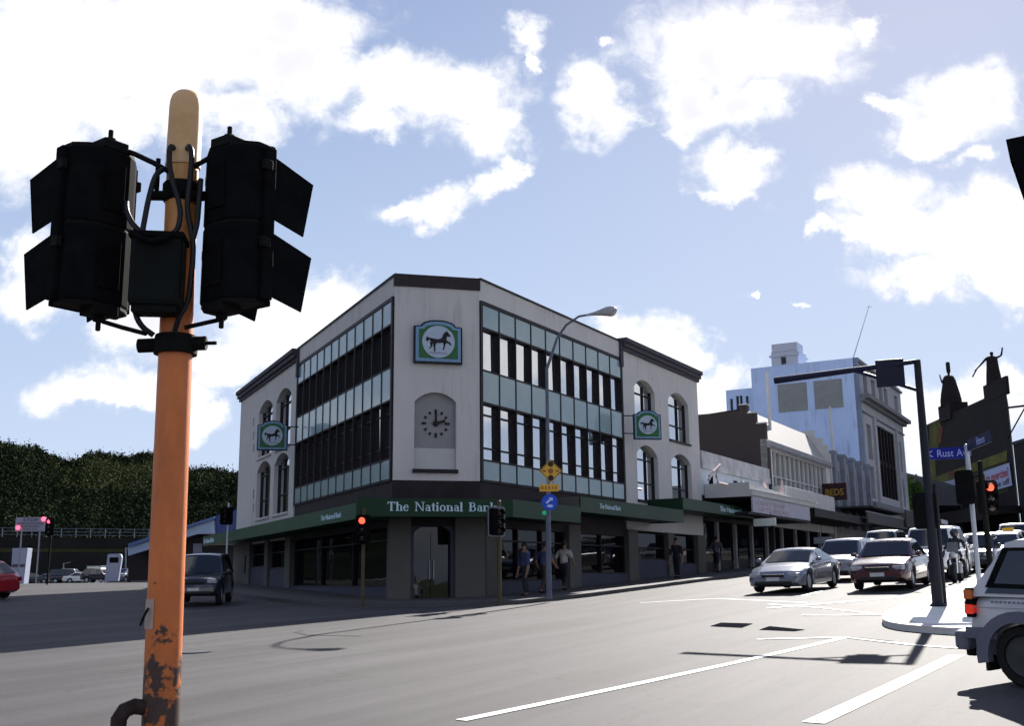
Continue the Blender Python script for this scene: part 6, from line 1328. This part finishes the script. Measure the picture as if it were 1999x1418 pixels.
# ------------------------------------------------------------------ people
SKIN = mat('skin', (.24, .14, .10), .6, var=.06); HAIR = mat('hair_dark', (.02, .014, .012), .7)
def skin_mesh(nodes, edges, lv=2):
    me = bpy.data.meshes.new('skin'); me.from_pydata([p for p, r_ in nodes], edges, []); ob = bpy.data.objects.new('skin', me); COL.objects.link(ob)
    sk = ob.modifiers.new('s', 'SKIN'); sk.use_smooth_shade = True
    for i, (p, r_) in enumerate(nodes):
        r_ = r_ if isinstance(r_, tuple) else (r_, r_); me.skin_vertices[0].data[i].radius = r_
    me.skin_vertices[0].data[0].use_root = True
    if lv: ob.modifiers.new('b', 'SUBSURF').levels = lv
    dg = bpy.context.evaluated_depsgraph_get(); dg.update(); m2 = bpy.data.meshes.new_from_object(ob.evaluated_get(dg))
    bpy.data.objects.remove(ob); return m2
def person(x, y, rz, label, top, trou, h=1.72, pose=None, stone=None, z=None, group='people outside the bank', name='person', cat='person', scale=None, hat=None):
    """front of the figure is local +x"""
    ps = dict(aL=((.05, .30, .98), (.12, .30, .74)), aR=((.05, -.30, .98), (.12, -.30, .74)), lL=((.10, .10, .50), (.04, .11, .09)), lR=((-.06, -.10, .50), (-.16, -.11, .10)), lean=0.)
    if pose: ps.update(pose)
    k = h/1.72 if not scale else scale; root = thing(name, label, cat, (0, 0, 0), group)
    SK = stone or SKIN; ln = ps['lean']
    nodes = [((0, 0, .93), (.14, .165)), ((0+ln*.3, 0, 1.08), (.115, .145)), ((ln*.6, 0, 1.26), (.12, .17)), ((ln, 0, 1.43), (.09, .15)), ((ln+.01, 0, 1.50), .055), ((ln+.03, 0, 1.57), .055), ((ln+.035, 0, 1.66), (.085, .075)), ((ln+.02, 0, 1.74), (.06, .055))]
    edges = [(i, i+1) for i in range(7)]
    def chain(start, pts):
        pv = start
        for p, r_ in pts: nodes.append((p, r_)); edges.append((pv, len(nodes)-1)); pv = len(nodes)-1
        return pv
    for s_, aa in ((1, ps['aL']), (-1, ps['aR'])):
        el, wr_ = V(aa[0]), V(aa[1]); d_ = (wr_-el).normalized()
        e_ = chain(3, [((ln, .19*s_, 1.42), .062), (tuple(el), .046), (tuple(wr_), .032), (tuple(wr_+d_*.07), (.018, .038))])
        sid = d_.cross(V((0, 1, 0))).normalized(); acr = d_.cross(sid).normalized()
    for s_, ll in ((1, ps['lL']), (-1, ps['lR'])):
        chain(0, [((0, .095*s_, .86), .105), (ll[0], .062), (ll[1], .044), ((ll[1][0]+.06, ll[1][1], .045+max(0, ll[1][2]-.1)), (.04, .048)), ((ll[1][0]+.17, ll[1][1], .035+max(0, ll[1][2]-.1)), (.028, .042))])
    me = skin_mesh(nodes, edges); mb = MB(); mb.bake(me, Mx.Identity(4))
    body = mb.build('body', SK, root, smooth=180)
    for s_, aa in ((1, ps['aL']), (-1, ps['aR'])):      # fingers and thumb
        el, wr_ = V(aa[0]), V(aa[1]); d_ = (wr_-el).normalized(); acr = V((0, 0, 1)).cross(d_); acr = (acr if acr.length > .2 else V((1, 0, 0))).normalized(); nn = d_.cross(acr)
        mb = MB(); b0_ = wr_+d_*.075
        for i, (o_, l_) in enumerate(((-.03, .065), (-.01, .08), (.012, .075), (.032, .055))):
            q = b0_+acr*o_; mb.tube([q, q+d_*l_*.55, q+d_*l_*.9+nn*.02], [.011, .010, .007], 6)
        mb.tube([wr_+d_*.02+acr*-.03, wr_+d_*.06+acr*-.06, wr_+d_*.10+acr*-.065], [.012, .011, .008], 6); mb.build('fingers', SK, body, smooth=60)
    if not stone:
        def cover(idx, grow, nm, m):
            vmap = {j: i for i, j in enumerate(idx)}
            nd = [((nodes[j][0] if j != 4 else (nodes[j][0][0], 0, nodes[j][0][2]-.035)), tuple(q+grow for q in (nodes[j][1] if isinstance(nodes[j][1], tuple) else (nodes[j][1],)*2))) for j in idx]
            ed = [(vmap[a_], vmap[b_]) for a_, b_ in edges if a_ in vmap and b_ in vmap]
            mb = MB(); mb.bake(skin_mesh(nd, ed), Mx.Identity(4)); mb.build(nm, m, root, smooth=180)
        cover([0, 1, 2, 3, 4, 8, 9, 12, 13], .024, 'shirt', top)      # torso and upper arms
        cover([1, 0, 16, 17, 18, 21, 22, 23], .017, 'trousers', trou)
        for s_, ll in ((1, ps['lL']), (-1, ps['lR'])):
            q = V(ll[1]); zz = max(0, q.z-.1); mb = MB(); mb.ball((q.x+.08, q.y, .045+zz), (.14, .052, .05)); mb.build('shoe', BLACKM, root, smooth=60)
        hm = MB(); hm.ball((ln+.012, 0, 1.69), (.098, .088, .10), 14, 9); hm.build('hair', HAIR, root, smooth=60)
        fm = MB(); fm.ball((ln+.125, 0, 1.625), (.022, .014, .02), 8, 6); fm.build('nose', SK, body)
        for s_ in (1, -1):
            fm = MB(); fm.ball((ln+.108, .03*s_, 1.65), .011, 8, 6); fm.build('eye', BLACKM, body); fm = MB(); fm.ball((ln+.03, .082*s_, 1.63), (.02, .012, .03), 8, 6); fm.build('ear', SK, body)
        fm = MB(); fm.ball((ln+.112, 0, 1.585), (.008, .025, .007), 8, 6); fm.build('mouth', mat('lip', (.2, .06, .05), .6), body)
    root.scale = (k, k, k); root.rotation_euler = (0, 0, rz); root.location = (x, y, G(x, y)+.12 if z is None else z)
    return root
DRK = mat('dark_cloth', (.02, .02, .028), .8, var=.2); PBL = mat('pale_blue_cloth', (.04, .05, .11), .8, var=.15); WCL = mat('white_cloth', (.30, .29, .28), .8); BRN = mat('brown_cloth', (.05, .035, .03), .8)
WALK = dict(lL=((.16, .10, .50), (.22, .11, .10)), lR=((-.04, -.10, .50), (-.26, -.11, .16)), aL=((-.12, .27, 1.15), (-.02, .27, .92)), aR=((.14, -.27, 1.16), (.28, -.25, .98)), lean=.04)
def facade_spot(px_, s_off, f=FR_):
    s_ = f.px(px_, 1120, s_off)[0]; return f.p(s_, s_off, 0)
for px_, o_, rz, lb, t_, tr_, ps in ((1025, 1.4, R(-150), 'person in a dark jacket over a pale shirt near the bank entrance', PBL, DRK, None), (1062, 1.6, R(40), 'person in a pale blue shirt just left of the street lamp', PBL, BRN, WALK), (1101, 1.2, R(60), 'person in a bright white top just right of the street lamp', WCL, DRK, WALK), (1322, 1.2, R(-120), 'person in dark clothes by the last bank pillar', DRK, DRK, None)):
    p = facade_spot(px_, o_); person(p.x, p.y, rz, lb, t_, tr_, pose=ps, h=1.7)
p = facade_spot(1400, .9); person(p.x, p.y, R(45), 'person in a grey top walking past the shop beside the bank', mat('grey_cloth', (.05, .055, .07), .8), DRK, pose=WALK)

# motorcyclist beside the island
mx_, my_ = at(1872, 1100, 34).x, 34.2; g_ = G(mx_, my_)
mo = thing('motorcycle', 'dark motorcycle waiting behind the white four wheel drive', 'motorcycle', (0, 0, 0))
for xw in (.72, -.68):
    mb = MB(); mb.lathe([(.20, -.05), (.29, -.06), (.31, 0), (.29, .06), (.20, .05)], (xw, 0, .31), (0, 1, 0), 22); wq = mb.build('wheel', RUBBER, mo, smooth=60); mb = MB(); mb.lathe([(.20, -.03), (.06, -.05), (.06, .05), (.20, .03)], (xw, 0, .31), (0, 1, 0), 16); mb.build('rim', STEEL, wq, smooth=50)
mb = MB(); mb.ball((.12, 0, .78), (.32, .15, .15)); mb.build('fuel_tank', NAVY, mo, smooth=60)
mb = MB(); mb.box((.02, 0, .48), (.5, .3, .34)); mb.build('engine', STEEL, mo, bevel=.04)
mb = MB(); mb.box((-.45, 0, .80), (.62, .24, .10)); mb.build('seat', BLACKM, mo, bevel=.04)
mb = MB(); mb.tube([(.74, .10, .31), (.52, .10, .92)], .028, 8); mb.tube([(.74, -.10, .31), (.52, -.10, .92)], .028, 8); mb.build('fork', CHROME, mo)
mb = MB(); mb.tube([(.36, .36, 1.02), (.5, .15, 1.0), (.5, -.15, 1.0), (.36, -.36, 1.02)], .016, 8); mb.build('handlebar', CHROME, mo)
mb = MB(); mb.ball((.64, 0, .86), (.10, .11, .11)); mb.build('headlight', LAMPW, mo, smooth=60)
mb = MB(); mb.prism([(.62, -.18, .95), (.62, .18, .95), (.48, .15, 1.25), (.48, -.15, 1.25)], (.008, 0, .004)); mb.build('windshield', mat('windshield_smoke', (.10, .11, .12), .15), mo)
for s_ in (1, -1): mb = MB(); mb.ball((.40, .40*s_, 1.18), (.02, .07, .05)); mb.tube([(.40, .34*s_, 1.03), (.40, .38*s_, 1.16)], .008, 6); mb.build('mirror', CHROME, mo, smooth=60)
mb = MB(); mb.tube([(.2, -.16, .35), (-.4, -.2, .34), (-.9, -.2, .42)], [.03, .045, .05], 10); mb.build('exhaust', CHROME, mo, smooth=60)
mo.rotation_euler = (0, 0, pi/2-HDN); mo.location = (mx_, my_, g_)
rdr = person(0, 0, 0, 'motorcycle rider in dark leathers and black helmet behind the island pole', DRK, DRK, group=None, stone=DRK, pose=dict(aL=((.28, .32, 1.14), (.46, .34, .98)), aR=((.28, -.32, 1.14), (.46, -.34, .98)), lL=((.36, .22, .78), (.10, .24, .42)), lR=((.36, -.22, .78), (.10, -.24, .42)), lean=.12))
mb = MB(); mb.ball((.15, 0, 1.66), (.155, .14, .155), 16, 10); hl = mb.build('helmet', mat('helmet_black', (.012, .012, .014), .2, coat=1), None, smooth=60); hl.parent = rdr
mb = MB(); mb.ball((.22, 0, 1.66), (.10, .11, .05), 14, 8); vz = mb.build('visor', GLASS_C, None, smooth=60); vz.parent = rdr
rdr.rotation_euler = (0, 0, pi/2-HDN); f_ = V((sin(HDN), cos(HDN), 0)); rdr.location = V((mx_, my_, g_-.10))-f_*.32

# roof statues of the theatre
STN = mat('statue_dark', (.014, .010, .010), .8, var=.3)
def rise(px_, py_, s_): 
    return FT_.px(px_, py_, -.6)
s1_, z1_ = FT_.px(1856, 778, -.8); st1 = person(0, 0, 0, 'dark roof statue of a robed figure with tall headdress on the left plinth', None, None, stone=STN, name='roof_statue', cat='statue', scale=2.5, group='statues on the theatre roof', pose=dict(aR=((.10, -.36, 1.10), (.12, -.42, 1.40)), aL=((.0, .30, 1.05), (.16, .16, 1.10))))
mb = MB(); mb.lathe([(.50, 0), (.50, .25), (.44, .6), (.36, .95), (.30, 1.25), (.22, 1.42), (.08, 1.5)], (0, 0, 0), (0, 0, 1), 16); o_ = mb.build('robe', STN, None, smooth=50); o_.parent = st1
mb = MB(); mb.lathe([(.09, 1.64), (.10, 1.75), (.10, 2.12), (.07, 2.16)], (.03, 0, 0), (0, 0, 1), 12); o_ = mb.build('headdress', STN, None, smooth=50); o_.parent = st1; o_.location = (.03, 0, 1.64)
p = FT_.p(s1_, -.8, 0); st1.location = (p.x, p.y, FT_.px(1858, 790, -.8)[1]-.1); st1.rotation_euler = (0, 0, R(-100))
zt_s = FT_.px(1938, 684, -.6)[1]; zb_s = zt1+1.2
s2_, _ = FT_.px(1938, 720, -.6); st2 = person(0, 0, 0, 'dark roof statue with one arm raised at the corner of the theatre', None, None, stone=STN, name='roof_statue', cat='statue', scale=(zt_s-zb_s)/1.78, group='statues on the theatre roof', pose=dict(aL=((.05, .36, 1.52), (.10, .40, 1.80)), aR=((.05, -.42, 1.12), (.10, -.66, .82)), lL=((.02, .08, .5), (.0, .09, .09)), lR=((.02, -.08, .5), (0, -.09, .09))))
mb = MB(); mb.tube([(.11, -.64, .86), (.12, -.86, .40)], .03, 8); o_ = mb.build('staff', STN, None); o_.parent = st2; 
mb = MB(); mb.lathe([(.30, 0), (.27, .5), (.23, .95), (.21, 1.35), (.1, 1.45)], (0, 0, 0), (0, 0, 1), 14); o_ = mb.build('gown', STN, None, smooth=50); o_.parent = st2
p = FT_.p(s2_, -.6, 0); st2.location = (p.x, p.y, zb_s); st2.rotation_euler = (0, 0, R(-95)); st2.scale = (st2.scale.x*1.3, st2.scale.y*1.3, st2.scale.z)
p0, p1 = FT_.px(1963, 798, 0), FT_.px(1999, 806, 0)
mb = MB(); mb.tube([FT_.p(.2, .2, FT_.px(1963, 798)[1]), FT_.p(-9, .2, FT_.px(1963, 798)[1]-1.0)], .12, 6); mb.tube([FT_.p(.2, .2, FT_.px(1963, 798)[1]-3.2), FT_.p(-5, .2, FT_.px(1963, 798)[1]-.6)], .08, 6); mb.build('flag_bracket', STN, th)
